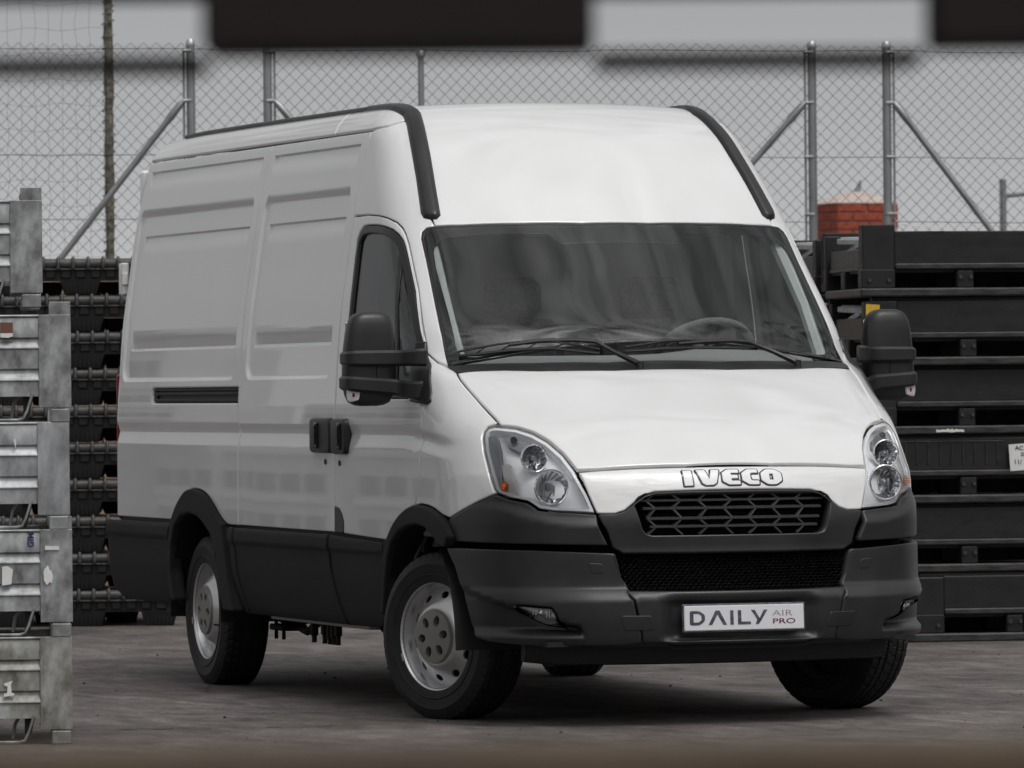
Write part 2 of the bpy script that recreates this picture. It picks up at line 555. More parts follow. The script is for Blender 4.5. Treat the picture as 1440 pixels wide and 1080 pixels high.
# ---- boundary wall of tan blocks, 41.4 m away
WD = 41.45
wall = empty('boundary_wall', place(0, WD), ANG)
tag(wall, 'low tan block wall with coping under the chain link fence', 'wall')
core = MB().box((.6, .10, 1.1), (9.6, .10, 2.2)).build('mortar_core', M['mortar'], wall)
bw, bh = .40, .20
bm = MB().box((0, 0, 0), (bw - .012, .12, bh - .012), .006).mesh('wall_block', M['tan'])
first = True
for row in range(11):
    for k in range(24):
        x = -4.0 + k * bw + (row % 2) * bw / 2
        if x < -4.1 or x > 5.3: continue
        if x > 1.5 and (row < 5 or x > 2.6): continue        # hidden behind the van and the crates
        o = link_mesh('wall_block', bm, wall, (x, rnd.uniform(-.003, .003), row * bh + bh / 2))
cm = MB().box((0, 0, 0), (.352, .22, .062), .012).mesh('coping_brick', M['tan'])
for k in range(27):
    o = link_mesh('coping_brick', cm, wall, (-4.05 + k * .36, rnd.uniform(-.006, .006), 2.233 + rnd.uniform(-.003, .003)))
    o.rotation_euler = (0, 0, rnd.uniform(-.008, .008))

# ---- chain link fence on the wall
FD = 41.4
def fx(px): return (px - 720) / 8520 * 41.0
FB, FT = 2.27, 3.70
fence = empty('chain_link_fence', place(0, FD), ANG)
tag(fence, 'chain link fence with galvanised pipe posts and slanting braces on the wall', 'fence')
posts = [fx(268), fx(377), fx(595), fx(1150), fx(1256)]
slope = -.013                            # the run of the fence tops falls a little to the right
def ftop(x): return FT + slope * (x - posts[0])
for i, x in enumerate(posts):
    r = .030 if i != 2 else .021
    b = MB(); b.cyl((x, 0, FB), (x, 0, ftop(x) + (.04 if i != 2 else -.02)), r, n=18)
    po = b.build('post', M['post'], fence)
    cp = MB(); prof = [(.0, 0), ]
    cp.lathe([(.001, .02), (.02, .016), (.031, .0), (.033, -.02), (.0335, -.03)], 16)
    cpo = cp.build('post_cap', M['galv'], po, (x, 0, ftop(x) + (.045 if i != 2 else -.02)), (math.pi / 2 * -1, 0, 0))
    if i != 2:
        sx = -1 if i in (0, 3) else 1
        tb = MB(); tb.box((x + sx * -.0, -.0, 0), (.001, .001, .001))
        bar = MB(); bar.box((x + sx * .048, .0, (FB + ftop(x)) / 2), (.016, .006, ftop(x) - FB), .002)
        bar.build('tension_bar', M['post'], fence)
        for zz in (ftop(x) - .02, ftop(x) - .36, ftop(x) - .73, FB + .25):
            MB().box((x + sx * .022, 0, zz), (.07, .075, .022), .008).build('clamp', M['galv'], po)
        # slanting brace with a flattened upper end
        ez = FB + .02
        run = {0: .92, 1: .98, 3: .98, 4: .82}[i]
        p0 = Vector((x + sx * .05, -.035, ftop(x) - .36)); p1 = Vector((x + sx * run, -.035, ez - .05))
        d = p1 - p0
        MB().tube([p0, p0 + d * .03, p0 + d * .10, p0 + d * .14, p1], [.010, .024, .027, .0215, .0215], 14).build('brace', M['post'], fence)
# tension wires
for zz in (-.005, -.73, -1.17):
    w = MB()
    xs = [-4 + k * .4 for k in range(22)]
    w.tube([(x, -.002, ftop(x) + zz - .006 * math.sin((x + 4) * 1.9) ** 2) for x in xs], .0022, 5)
    w.build('tension_wire', M['wire'], fence)
# the woven mesh: every wire is a zigzag tube that hooks its neighbour
pit = .0855; nW = int(8.4 / (pit / 2)); hz = pit / 2 * 1.02
V = []; F = []
wr = .0024
for k in range(nW):
    x0 = -4.1 + k * pit / 2
    zt = ftop(x0) + .035
    nseg = int((zt - FB - .01) / hz)
    pts = []
    for j in range(nseg + 1):
        sgn = 1 if (j + k) % 2 else -1
        z = zt - j * hz
        w1 = .010 * math.sin(x0 * 2.3 + z * 3.1) + .006 * math.sin(x0 * 7 + z * 5)
        pts.append((x0 + sgn * pit / 4 + w1, .003 * sgn * (1 if k % 2 else -1) , z + .5 * w1))
    base = len(V)
    for p in pts:
        for a in range(3):
            t = 2 * math.pi * a / 3 + .5
            V.append((p[0] + wr * math.cos(t), p[1] + wr * math.sin(t), p[2]))
    for j in range(len(pts) - 1):
        for a in range(3):
            F.append((base + j * 3 + a, base + j * 3 + (a + 1) % 3, base + j * 3 + 3 + (a + 1) % 3, base + j * 3 + 3 + a))
mesh = MB(); mesh.v = V; mesh.f = F
tag(mesh.build('wire_mesh', M['wire'], fence), kind='stuff')

# ---- rough lichen-covered post wound with wire, and the square-meshed wire behind it
px157 = (157 - 720) / 8520 * 42.0
wf = empty('old_wire_fence', place(px157, 42.0), ANG)
tag(wf, 'square mesh wire fence on a tall lichen-covered post at the far left', 'fence')
b = MB()
rings = []
for k in range(40):
    z = 2.0 + k * .06
    rings.append([((.031 + rnd.uniform(-.006, .006)) * math.cos(t * math.pi / 5) , (.031 + rnd.uniform(-.006, .006)) * math.sin(t * math.pi / 5), z) for t in range(10)])
b.loft(rings).build('post', M['post_old'], wf)
b = MB().cyl((0, 0, 0), (0, 0, 2.05), .036, n=10)
b.build('post_base', M['post_old'], wf)
for k in range(26):
    z = 2.3 + k * .075 + rnd.uniform(-.02, .02)
    n = 9
    b = MB()
    b.tube([((.038 + rnd.uniform(0, .012)) * math.cos(a / n * 6.0 + k), (.038 + rnd.uniform(0, .01)) * math.sin(a / n * 6.0 + k), z + a * .006 + rnd.uniform(-.006, .006)) for a in range(n)], .0032, 5)
    b.build('wire_tie', M['post_old'], wf)
b = MB()
for k in range(9):
    x = -.095 * (k + .4)
    b.tube([(x + .01 * math.sin(z * 3 + k), .03, z * .15) for z in range(12, 31)], .0011, 4)
for k in range(13):
    z = 2.3 + k * .175
    b.tube([(-.9 + j * .09, .03, z + .012 * math.sin(j * 1.3 + k)) for j in range(11)], .0011, 4)
tag(b.build('square_mesh', M['wire'], wf), kind='stuff')

# ---- brick pier beyond the fence
bp_ = empty('brick_pier', place((1206 - 720) / 8520 * 53.0, 53.2), ANG + .35)
tag(bp_, 'red brick pier with pale pyramid cap seen beyond the fence', 'brick pier')
PW = .58
MB().box((0, 0, 1.46), (PW - .03, PW - .03, 2.92)).build('pier_core', M['brick_mortar'], bp_)
ch = .077
nC = 10
bkm = MB().box((0, 0, 0), (PW / 2 - .012, .10, ch - .012), .004).mesh('brick', M['brick'])
bkh = MB().box((0, 0, 0), (PW / 4 - .012, .10, ch - .012), .004).mesh('brick', M['brick'])
for c in range(nC):
    z = 2.94 - ch / 2 - c * ch
    for s in range(4):
        R = Matrix.Rotation(s * math.pi / 2, 4, 'Z')
        if (c + s) % 2 == 0: row = [(-PW / 4, bkm), (PW / 4, bkm)]
        else: row = [(-PW * 3 / 8, bkh), (0, bkm), (PW * 3 / 8, bkh)]
        for x, mm in row:
            p = R @ Vector((x * (1 - .0), -PW / 2 + .05, z))
            link_mesh('brick', mm, bp_, p, (0, 0, s * math.pi / 2))
b = MB()
rr = [(PW / 2 + .004, 2.94), (PW / 2 + .004, 2.948), (PW / 2 * .60, 3.005), (PW / 2 * .28, 3.038), (.03, 3.052)]
b.loft([[(sx * r, sy * r, z) for sx, sy in ((1, -1), (1, 1), (-1, 1), (-1, -1))] for r, z in rr])
b.build('pier_cap', M['cap'], bp_)
MB().cyl((.02, 0, 3.03), (.06, 0, 3.15), .035, .012, 8).build('finial', M['pole'], bp_)

# ---- a far pole with an arm, right of the pier
fp = empty('far_pole', place((1413 - 720) / 8520 * 60, 60), ANG)
tag(fp, 'blurred grey pole with a side arm beyond the fence at far right', 'pole')
MB().cyl((0, 0, 0), (0, 0, 3.38), .035, n=10).build('pole', M['pole'], fp)
MB().tube([(0, 0, 3.22), (.1, 0, 3.22), (.5, 0, 3.27)], .022, 8).build('arm', M['pole'], fp)

# ---- the building across the yard that the van's flank mirrors
bl = empty('office_building', (-52, -24, 0), 0)
tag(bl, 'grey rendered low building with two rows of dark windows off to the left', 'building')
MB().box((0, -6, 2.9), (46, 12, 5.8)).build('wall', M['building'], bl)
MB().box((-8, -5, 6.3), (5, 5, 1.0)).build('roof_plant', M['building'], bl)
MB().box((6, -4, 6.2), (3, 4, .8)).build('roof_plant', M['building'], bl)
wm = MB().box((0, 0, 0), (1.5, .10, 1.2)).mesh('window', M['building_dark'])
for k in range(15):
    for z in (1.5, 4.2):
        link_mesh('window', wm, bl, (-21 + k * 3, .02, z))

# ---- added unseen boxes that cut off the low sky and show in the paintwork
def sky_blocker(loc, size, label, m, rows=()):
    e = empty('sky_blocker', loc, 0)
    tag(e, label, 'building')
    MB().box((0, 0, size[2] / 2), size, .05).build('wall', m, e)
    return e
sky_blocker((50, -6, 0), (10, 90, 4.6), 'long dark box added behind the viewpoint to block low sky', mat('blocker_dark', (.07, .07, .072), .8, var=.2, vscale=.6))
sky_blocker((6, -52, 0), (60, 10, 5.2), 'low grey box added left of the yard to block low sky', mat('blocker_grey', (.17, .17, .175), .8, var=.2, vscale=.5))
sky_blocker((14, 27, 0), (46, 8, 6.0), 'low dark box added right of the yard to block low sky', mat('blocker_dark', (.08, .08, .082), .8, var=.2, vscale=.6))

# ---- rows of grey containers along the far left of the yard, mirrored in the van's flank
cw = MB().box((0, 0, .55), (2.3, 1.2, 1.08), .03).mesh('body', mat('grey_container', (.42, .42, .43), .6, var=.25, vscale=2))
cs = MB().box((0, 0, 0), (.55, .04, .20), .01).mesh('opening', M['black'])
cr = MB().box((0, 0, 0), (2.2, .05, .07), .01).mesh('rail', M['lid'])
for k in range(13):
    for lv in range((2, 3, 2, 2, 3, 2, 1, 2, 3, 2, 2, 3, 2)[k]):
        e = empty('grey_container', (-16 - k * 2.55 + .2 * math.sin(k * 2.1 + lv), -10.0 + .25 * math.sin(k * 1.7 + lv * 2), lv * 1.10), .02 * math.sin(k + lv * 3))
        tag(e, 'grey storage container in the row off to the left of the yard', 'container', 'grey containers stacked off to the left')
        link_mesh('body', cw, e)
        for x in (-.72, 0, .72):
            for z in (.16, .62):
                link_mesh('opening', cs, e, (x, .595, z))
        link_mesh('rail', cr, e, (0, .61, .95)); link_mesh('rail', cr, e, (0, .61, .42))

# ---- black plastic box crates, right of the van
CH = .363
def crate_protos():
    P = {}
    W, D = 1.2, 1.0
    P['runner'] = MB().box((W / 2, .06, .022), (W + .03, .15, .044), .008).mesh('front_runner', M['crate_worn'])
    b = MB().box((.06, D / 2, .022), (.14, D + .03 - .30, .044), .008)
    P['runner_end'] = b.mesh('end_runner', M['crate_worn'])
    P['foot'] = MB().box((0, 0, .09), (.09, .09, .094), .006).mesh('foot_block', M['crate'])
    P['post'] = MB().box((.088, .045, .19), (.176, .09, .30), .006).mesh('corner_post', M['crate'])
    P['post_high'] = MB().box((.088, .045, .21), (.176, .09, .34), .006).mesh('corner_post', M['crate'])
    P['post_foot'] = MB().box((.088, .046, .094), (.182, .09, .10), .005).mesh('post_foot', M['crate'])
    b = MB(); P['bolt'] = b.cyl((0, 0, 0), (0, -.012, 0), .013, .009, 10).mesh('bolt', M['crate_worn'])
    P['ledge'] = MB().box((W / 2, .045, .159), (W - .352, .10, .030), .006).mesh('ledge', M['crate_worn'])
    P['panel'] = MB().box((W / 2, .05, .258), (W - .352, .06, .172), .005).mesh('front_panel', M['crate'])
    P['lip'] = MB().box((W / 2, .08, .350), (W - .1, .06, .022), .004).mesh('rim', M['crate'])
    P['back'] = MB().box((W / 2, D - .04, .22), (W, .05, .28), .005).mesh('back_panel', M['crate'])
    P['end'] = MB().box((.045, D / 2, .205), (.05, D - .30, .10), .005).mesh('end_panel', M['crate_worn'])
    P['end_ledge'] = MB().box((.042, D / 2, .148), (.06, D - .30, .02), .004).mesh('end_ledge', M['crate_worn'])
    P['deck'] = MB().box((W / 2, D / 2, .135), (W - .06, D - .10, .016)).mesh('deck', M['crate'])
    P['inner'] = MB().box((W / 2, .52, .088), (W - .12, .03, .086), .004).mesh('inner_runner', M['crate'])
    P['rpost'] = MB().box((.045, D - .06, .19), (.09, .12, .30), .006).mesh('rear_post', M['crate'])
    P['far'] = MB().box((W - .04, D / 2, .22), (.05, D - .1, .28), .005).mesh('far_end_panel', M['crate'])
    b = MB()
    for k in range(9):
        b.box((.22 + k * .062, .019, .262), (.006, .012, .12), .002)
    b.box((.47, .019, .325), (.56, .008, .006), .002)
    P['ribs'] = b.mesh('panel_ribs', M['crate_worn'])
    return P
CP = crate_protos()
def make_crate(loc, rz, label, top=False, ribs=False):
    e = empty('plastic_crate', loc, rz)
    tag(e, label, 'crate', 'black plastic crates stacked behind the van')
    for k in ('runner', 'runner_end', 'ledge', 'panel', 'back', 'end', 'end_ledge', 'deck', 'far', 'rpost', 'inner'):
        link_mesh(CP[k].name.split('.')[0], CP[k], e)
    if not top: link_mesh('rim', CP['lip'], e)
    pm = CP['post_high'] if top else CP['post']
    for x in (0, 1.024):
        link_mesh('corner_post', pm, e, (x, 0, 0))
        link_mesh('post_foot', CP['post_foot'], e, (x - .003, -.004, 0))
        for q in (.035, .14):
            link_mesh('bolt', CP['bolt'], e, (x + q, -.003, .085))
    for x in (.555,):
        for y in (.045, .5, .93):
            link_mesh('foot_block', CP['foot'], e, (x, y, 0))
        for q in (-.028, .028):
            link_mesh('bolt', CP['bolt'], e, (x + q, 0, .10))
    link_mesh('foot_block', CP['foot'], e, (.05, .5, 0))
    if ribs: link_mesh('panel_ribs', CP['ribs'], e)
    return e
CA = ANG + math.radians(9)
crx, crd = (1218 - 720) / 8520 * 31.8, 31.8
ux, uy = Vector((math.cos(CA), math.sin(CA), 0)), Vector((-math.sin(CA), math.cos(CA), 0))
base = Vector(place(crx, crd))
clab = ['bottom black crate of the near stack, standing on the concrete and shifted right',
        'second black crate up in the near stack behind the headlight',
        'ribbed black crate with a white paper label on its front',
        'black crate in the near stack level with the bonnet, scuffed white along its bottom edge',
        'black crate with grey lids and a yellow label on its corner',
        'topmost black crate of the near stack with raised corner posts']
for k in range(6):
    off = ux * (.22 if k == 0 else rnd.uniform(-.014, .014)) + uy * (-.06 if k == 0 else rnd.uniform(-.014, .014))
    make_crate(base + off + Vector((0, 0, k * CH)), CA + rnd.uniform(-.012, .012), clab[k], top=(k == 5), ribs=(k == 2))
clab2 = ['bottom black crate of the rear stack behind the van', 'second black crate of the rear stack behind the van', 'third black crate of the rear stack behind the van',
         'fourth black crate of the rear stack beside the door mirror', 'fifth black crate of the rear stack seen past the windscreen pillar', 'topmost black crate of the rear stack seen past the windscreen pillar']
base2 = base + uy * 1.08 - ux * .02
for k in range(6):
    make_crate(base2 + ux * rnd.uniform(-.02, .02) + Vector((0, 0, k * CH - .012)), CA + rnd.uniform(-.01, .01), clab2[k])
# grey lids lying in the crates
lidm = MB()
lidm.box((0, 0, .020), (.50, .58, .030), .004)
lidm.box((0, 0, .030), (.47, .55, .028), .006)
lid_mesh = lidm.mesh('crate_lid', M['lid'])
def lid(p, rz, tx, ty, label):
    o = link_mesh('crate_lid', lid_mesh, None, p)
    o.rotation_euler = (tx, ty, rz)
    tag(o, label, 'lid', 'grey plastic lids lying in the crates')
    for s in (-.16, .16):
        MB().box((-.2505, s, .022), (.004, .008, .008), .001).build('latch', M['crate'], o)
    return o
for (bb, lev, l1, l2) in ((base, 5, 'upper grey lid showing in the open end of the topmost near crate', 'lower grey lid tilted in the open end of the topmost near crate'),
                          (base, 4, 'upper grey lid in the crate behind the yellow label', 'lower grey lid tilted in the crate behind the yellow label'),
                          (base2, 5, 'upper grey lid in the top crate of the rear stack', 'lower grey lid in the top crate of the rear stack'),
                          (base2, 4, 'upper grey lid in the fifth crate of the rear stack', 'lower grey lid in the fifth crate of the rear stack')):
    z = lev * CH
    lid(bb + ux * .268 + uy * .44 + Vector((0, 0, z + .283)), CA + .05, .03, -.02, l1)
    lid(bb + ux * .285 + uy * .56 + Vector((0, 0, z + .235)), CA - .04, -.10, -.02, l2)
# papers and stickers
o = MB().box((0, 0, 0), (.21, .16, .003)).build('paper_sheet', M['paper'], None, base + ux * .34 + uy * .09 + Vector((0, 0, 5 * CH + .372)), (.05, .06, CA))
tag(o, 'white paper sheet lying on the rim of the topmost crate', 'paper')
yl = MB()
yl.prism([(0, 0), (.03, .0), (.035, .05), (.07, .10), (.075, .155), (0, .16)], 0, .002, lambda u, v, w: (u, -w, v))
o = yl.build('yellow_label', M['yellow'], None, base - uy * .006 + ux * .001 + Vector((0, 0, 4 * CH + .165)), (0, 0, CA))
tag(o, 'torn yellow label on the corner post of a black crate', 'label')
pl = empty('paper_label', base - uy * .012 + ux * .765 + Vector((0, 0, 2 * CH + .170)), CA)
tag(pl, 'white printed paper label tilted on the ribbed black crate', 'label')
MB().box((.075, 0, .07), (.15, .002, .14), 0, (-.06, 'Y')).build('sheet', M['paper'], pl)
for s, x, z, sz in (('AC', .030, .104, .032), ('25', .060, .072, .026), ('11/', .022, .030, .034)):
    v, f = text_faces(s, sz, 1.0, .0006)
    MB().add([(x + p[0], -.0026, z + p[1] + .06 * (.06 - p[0])) for p in v], f).build('lettering', M['ink'], pl)
for k, (x, z) in enumerate(((.37, 3 * CH + .03), (.62, 1 * CH + .03))):
    b = MB(); n = 14
    top = [(x + j / n * .15, .012 + rnd.uniform(0, .012)) for j in range(n + 1)]
    b.prism([(p, .002 + rnd.uniform(0, .004)) for p, _ in top] + top[::-1], 0, .002, lambda u, v, w: (u, -w, v))
    o = b.build('label_scrap', M['paper'], None, base - uy * .018 + Vector((0, 0, z - .022)), (0, 0, CA))
    tag(o, ('torn white label strip on a crate runner behind the mirror', 'torn white label strip on a crate runner beside the headlight')[k], 'label')

# ---- black plastic pallets, left behind the van
PH = .213
pb = empty('plastic_pallet', (0, 0, 0), ANG)
W, D = 1.0, 1.2
rail = MB()
rail.tube([(-W / 2, .024, .181), (W / 2, .024, .181)], .029, 12)
rail.build('edge_bar', M['pallet_bar'], pb)
MB().box((0, .012, .148), (W, .03, .010), .003).build('edge_lip', M['pallet_bar'], pb)
for k in range(12):
    x = -W / 2 + .03 + k * .0862
    b = MB(); b.tube([(x, -.012, .150), (x, -.014, .185), (x, .0, .209), (x, .03, .213)], .011, 8)
    b.build('edge_clip', M['crate_worn'], pb)
    if k % 1 == 0: MB().box((x + .043, .02, .120), (.055, .02, .045), .004).build('rib_panel', M['crate'], pb)
MB().box((0, .04, .115), (W, .03, .07), .003).build('side_band', M['crate'], pb)
MB().box((0, D / 2, .185), (W - .03, D - .06, .03), .004).build('deck', M['crate'], pb)
for x, y in [(a, c) for a in (-.425, 0, .425) for c in (.09, .6, 1.1)] + [(-.215, .6), (.20, .62)]:
    if True:
        b = MB()
        w0, w1 = (.085, .105) if x else (.095, .115)
        ring = lambda w, d, z: [(x - w, y - d, z), (x + w, y - d, z), (x + w, y + d, z), (x - w, y + d, z)]
        b.loft([ring(w0 * .93, .075, .0), ring(w0, .08, .01), ring(w1, .09, .084)])
        for q in range(7):
            b.box((x - w0 * .8 + q * w0 * 1.6 / 6, y - .083, .045), (.006, .008, .078), .001)
        b.build('foot', M['crate'], pb)
ppx = (243 - 720) / 8520 * 35.0 - .52
plab = ['lowest black plastic pallet, its feet on the concrete', 'second black plastic pallet from the ground', 'third black plastic pallet from the ground', 'fourth black plastic pallet from the ground',
        'fifth black plastic pallet from the ground', 'sixth black plastic pallet up the left stack', 'seventh black plastic pallet up the left stack', 'third black plastic pallet from the top of the left stack',
        'black plastic pallet just under the topmost one', 'topmost black plastic pallet under the tan wall coping']
for k in range(10):
    e = pb if k == 0 else copy_tree(pb)
    off = rnd.uniform(-.012, .012)
    e.location = place(ppx + off, 35.0 + rnd.uniform(-.01, .01), k * PH)
    e.rotation_euler = (0, 0, ANG + .045 + rnd.uniform(-.004, .004))
    tag(e, plab[k], 'pallet', 'black plastic pallets stacked left of the van')

# ---- galvanised stillages, left foreground
SH = .4126
def stillage(loc, rz, label, m, var=0):
    e = empty('steel_stillage', loc, rz)
    tag(e, label, 'steel bin', 'galvanised steel bins stacked at the left edge')
    W, D = 1.2, .8                        # x runs leftwards from the right corner
    for x in (-.062, -W + .062):
        for y in (.0, D):
            b = MB()
            sg = 1 if y == 0 else -1
            b.box((x, y, .205 + .03), (.124, .006, SH - .055), .002)
            b.box((x + (.059 if x > -.5 else -.059), y + sg * .045, .235), (.006, .09, SH - .055), .002)
            if var < 2:
                b.box((x + .02 * (1 if x > -.5 else -1), y + sg * .012, SH + .02), (.082, .006, .062), .002)
            b.build('corner_post', m, e)
            f = MB(); f.box((x + .018 * (1 if x > -.5 else -1), y + sg * .03, .026), (.075, .07, .052), .004)
            f.build('foot', M['galv_dirty'] if var == 1 else m, e)
    # pressed side panel with two ribs
    prof = [(SH - .006, 0), (SH - .012, -.003), (SH - .085, -.003), (SH - .092, .010), (SH - .104, .010), (SH - .122, -.008), (SH - .128, -.008), (SH - .133, -.001), (SH - .205, -.001), (SH - .212, .011), (SH - .226, .011), (SH - .246, -.008), (SH - .252, -.008), (SH - .257, -.001), (SH - .312, -.001), (SH - .314, .02)]
    for y, s in ((0, 1), (D, -1)):
        b = MB()
        v = []; n = len(prof)
        for x in (-W + .122, -.122):
            v += [(x, y + s * (.006 + q), z) for z, q in prof]
        b.add(v, [(k, k + 1, n + k + 1, n + k) for k in range(n - 1)])
        b.box((-W / 2, y + s * .006, SH - .003), (W - .24, .022, .010), .003)
        b.build('side_panel', m, e, ang=50)
    MB().box((-W / 2, D / 2, .115), (W - .05, D - .03, .006)).build('floor', m, e)
    MB().box((-.006, D / 2, .25), (.006, D - .16, .24)).build('end_panel', m, e)
    # fork opening bracket: a bent strip with a slanting right leg
    b = MB()
    b.tube([(-W / 2, .0, .010), (-.205, .0, .010), (-.185, .0, .016), (-.170, 0, .045), (-.148, .0, .112)], .0055, 6)
    b.build('fork_guard', m, e)
    b = MB(); b.prism([(-.185, .012), (-.166, .012), (-.142, .112), (-.185, .112)], .04, .046, lambda u, v, w: (u, w, v))
    b.build('gusset', M['dark_metal'], e)
    for k in range(6):
        x = -.21 - k * .075
        b = MB(); b.tube([(x - .02, .16 + .03 * (k % 3), .015), (x - .012, .16, .07), (x + .012, .16, .112)], .007, 6)
        b.build('floor_brace', m, e)
    return e
sx0 = (98 - 720) / 8520 * 23.3
SA = ANG + math.radians(4.6)
sl = ['lowest stained steel bin at the left edge with a white number 1', 'second steel bin from the ground with peeling paper on its post', 'third steel bin from the ground with a bright bare rib',
      'fourth steel bin from the ground with a brown sticker', 'topmost steel bin, set back and further left']
SM = [M['galv_dirty'], M['galv_old'], M['galv'], M['galv_old'], M['galv_old']]
sb = []
for k in range(5):
    dx = (0, .004, -.003, .006, -.105)[k]
    sb.append(stillage(place(sx0 + dx, 23.3 + (0 if k < 4 else .06), k * SH + (0 if k < 4 else .03)), SA + (0, .004, -.003, 0, .006)[k], sl[k], SM[k], var=(1 if k == 0 else 0)))
def sticker(name, label, cat, k, pts, m, parts=()):
    b = MB(); b.prism(pts, .0, .012, lambda u, v, w: (u, .006 - w, v))
    p = Vector(sb[k].location); R = Matrix.Rotation(sb[k].rotation_euler.z, 3, 'Z')
    o = b.build(name, m, None, p + R @ Vector((0, -.006, 0)), (0, 0, sb[k].rotation_euler.z))
    return tag(o, label, cat)
def blob(cx, cz, w, h, n=16, jag=.25):
    return [(cx + w / 2 * math.cos(t) * (1 + rnd.uniform(-jag, jag)), cz + h / 2 * math.sin(t) * (1 + rnd.uniform(-jag, jag))) for t in [2 * math.pi * k / n for k in range(n)]]
sticker('peeling_label', 'peeling white paper on the post of the second steel bin', 'label', 1, blob(-.094, .235, .034, .066), M['paper'])
sticker('peeling_label', 'thin strip of old label at the top of the second steel bin post', 'label', 1, [(-.105, .335), (-.05, .335), (-.052, .348), (-.104, .35)], M['paper'])
sticker('paper_scrap', 'white paper scrap at the left edge of the second steel bin', 'label', 1, [(-.27, .20), (-.235, .205), (-.228, .26), (-.25, .275), (-.27, .272)], M['paper'])
sticker('brown_sticker', 'brown sticker under the rim of the fourth steel bin', 'label', 3, [(-.27, .345), (-.222, .345), (-.222, .385), (-.27, .386)], mat('brown_paper', (.16, .07, .045), .8))
sticker('paper_scrap', 'torn white edge below the brown sticker', 'label', 3, [(-.27, .328), (-.24, .326), (-.222, .332), (-.222, .344), (-.27, .344)], M['paper'])
sticker('paper_scrap', 'white triangular scrap on the third steel bin', 'label', 2, [(-.215, .345), (-.206, .312), (-.204, .345), (-.212, .352)], M['paper'])
def letter_on(k, s, x, z, size, m, rot, label, cat):
    v, f = text_faces(s, size, 1.0, .0012)
    c, sn = math.cos(rot), math.sin(rot)
    p = Vector(sb[k].location); R = Matrix.Rotation(sb[k].rotation_euler.z, 3, 'Z')
    o = MB().add([(x + a * c - b * sn, -.0085, z + a * sn + b * c) for a, b in v], f).build('lettering', m, None, p + R @ Vector((0, 0, 0)), (0, 0, sb[k].rotation_euler.z))
    tag(o, label, cat)
letter_on(1, 'GIM', -.148, .345, .033, M['ink_blue'], math.pi / 2, 'dark blue letters reading upwards on the second steel bin', 'lettering')
sticker('number_one', 'white number 1 stuck on the lowest steel bin', 'lettering', 0, [(-.264, .186), (-.224, .190), (-.224, .198), (-.234, .200), (-.236, .232), (-.230, .246), (-.248, .240), (-.262, .236), (-.261, .228), (-.249, .226), (-.251, .199), (-.264, .196)], M['paper'])

# ---- timber pallet, blackened for shade, that the picture is taken through, close to the viewpoint
def timber(e, name, c, d, m, bev=.004):
    return MB().box(c, d, bev).build(name, m, e)
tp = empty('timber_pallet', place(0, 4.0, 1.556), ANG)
tag(tp, 'timber pallet overhead, coloured dark for shade, out of focus close to the viewpoint', 'pallet')
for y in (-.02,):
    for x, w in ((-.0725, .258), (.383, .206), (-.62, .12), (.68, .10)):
        if w > .05: timber(tp, 'block', (x, y + .05, .058), (w, .10, .084), M['wood_shaded'])
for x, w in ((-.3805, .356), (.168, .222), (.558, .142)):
    timber(tp, 'bottom_board', (x, .10, .0135), (w, .10, .009), M['wood_shaded'])
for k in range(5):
    timber(tp, 'top_board', (0, .05 + k * .17, .111), (1.44, .12, .022), M['wood_shaded'])
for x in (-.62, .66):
    timber(tp, 'far_block', (x, .75, .050), (.12, .10, .098), M['wood_shaded'])
lp = empty('timber_stand', place(0, 3.05, 0), ANG)
tag(lp, 'weathered timber rail along the bottom edge, out of focus close by', 'timber stand')
timber(lp, 'rail', (0, .0, 1.146), (1.60, .09, .044), M['wood'])
for x in (-.72, .72):
    timber(lp, 'leg', (x, .0, .565), (.09, .085, 1.13), M['wood'])
    timber(lp, 'upright', (x, .98, .778), (.07, .07, 1.556), M['wood'])
    timber(lp, 'upright', (x, 1.70, .778), (.07, .07, 1.556), M['wood'])
    timber(lp, 'bearer', (x, .92, 1.146), (.07, 1.70, .028), M['wood'])
# ------------------------------------------------------------------ the van: its skin is one implicit surface, cut into panels
def pchip(xs, ys):
    xs = np.array(xs, float); ys = np.array(ys, float); h = np.diff(xs); d = np.diff(ys) / h
    m = np.zeros_like(xs)
    for i in range(1, len(xs) - 1):
        if d[i - 1] * d[i] > 0:
            w1 = 2 * h[i] + h[i - 1]; w2 = h[i] + 2 * h[i - 1]
            m[i] = (w1 + w2) / (w1 / d[i - 1] + w2 / d[i])
    m[0] = d[0]; m[-1] = d[-1]
    # table lookup keeps the many evaluations cheap
    X = np.linspace(xs[0], xs[-1], 4001)
    i = np.clip(np.searchsorted(xs, X) - 1, 0, len(xs) - 2)
    t = (X - xs[i]) / h[i]
    Y = ys[i] * (2 * t**3 - 3 * t**2 + 1) + h[i] * m[i] * (t**3 - 2 * t * t + t) + ys[i + 1] * (-2 * t**3 + 3 * t * t) + h[i] * m[i + 1] * (t**3 - t * t)
    return lambda x: np.interp(x, X, Y)

def sst(a, b, x):
    t = np.clip((x - a) / (b - a), 0, 1)
    return t * t * (3 - 2 * t)

def smax(a, b, k):
    h = np.maximum(k - np.abs(a - b), 0) / k
    return np.maximum(a, b) + h * h * k * .25

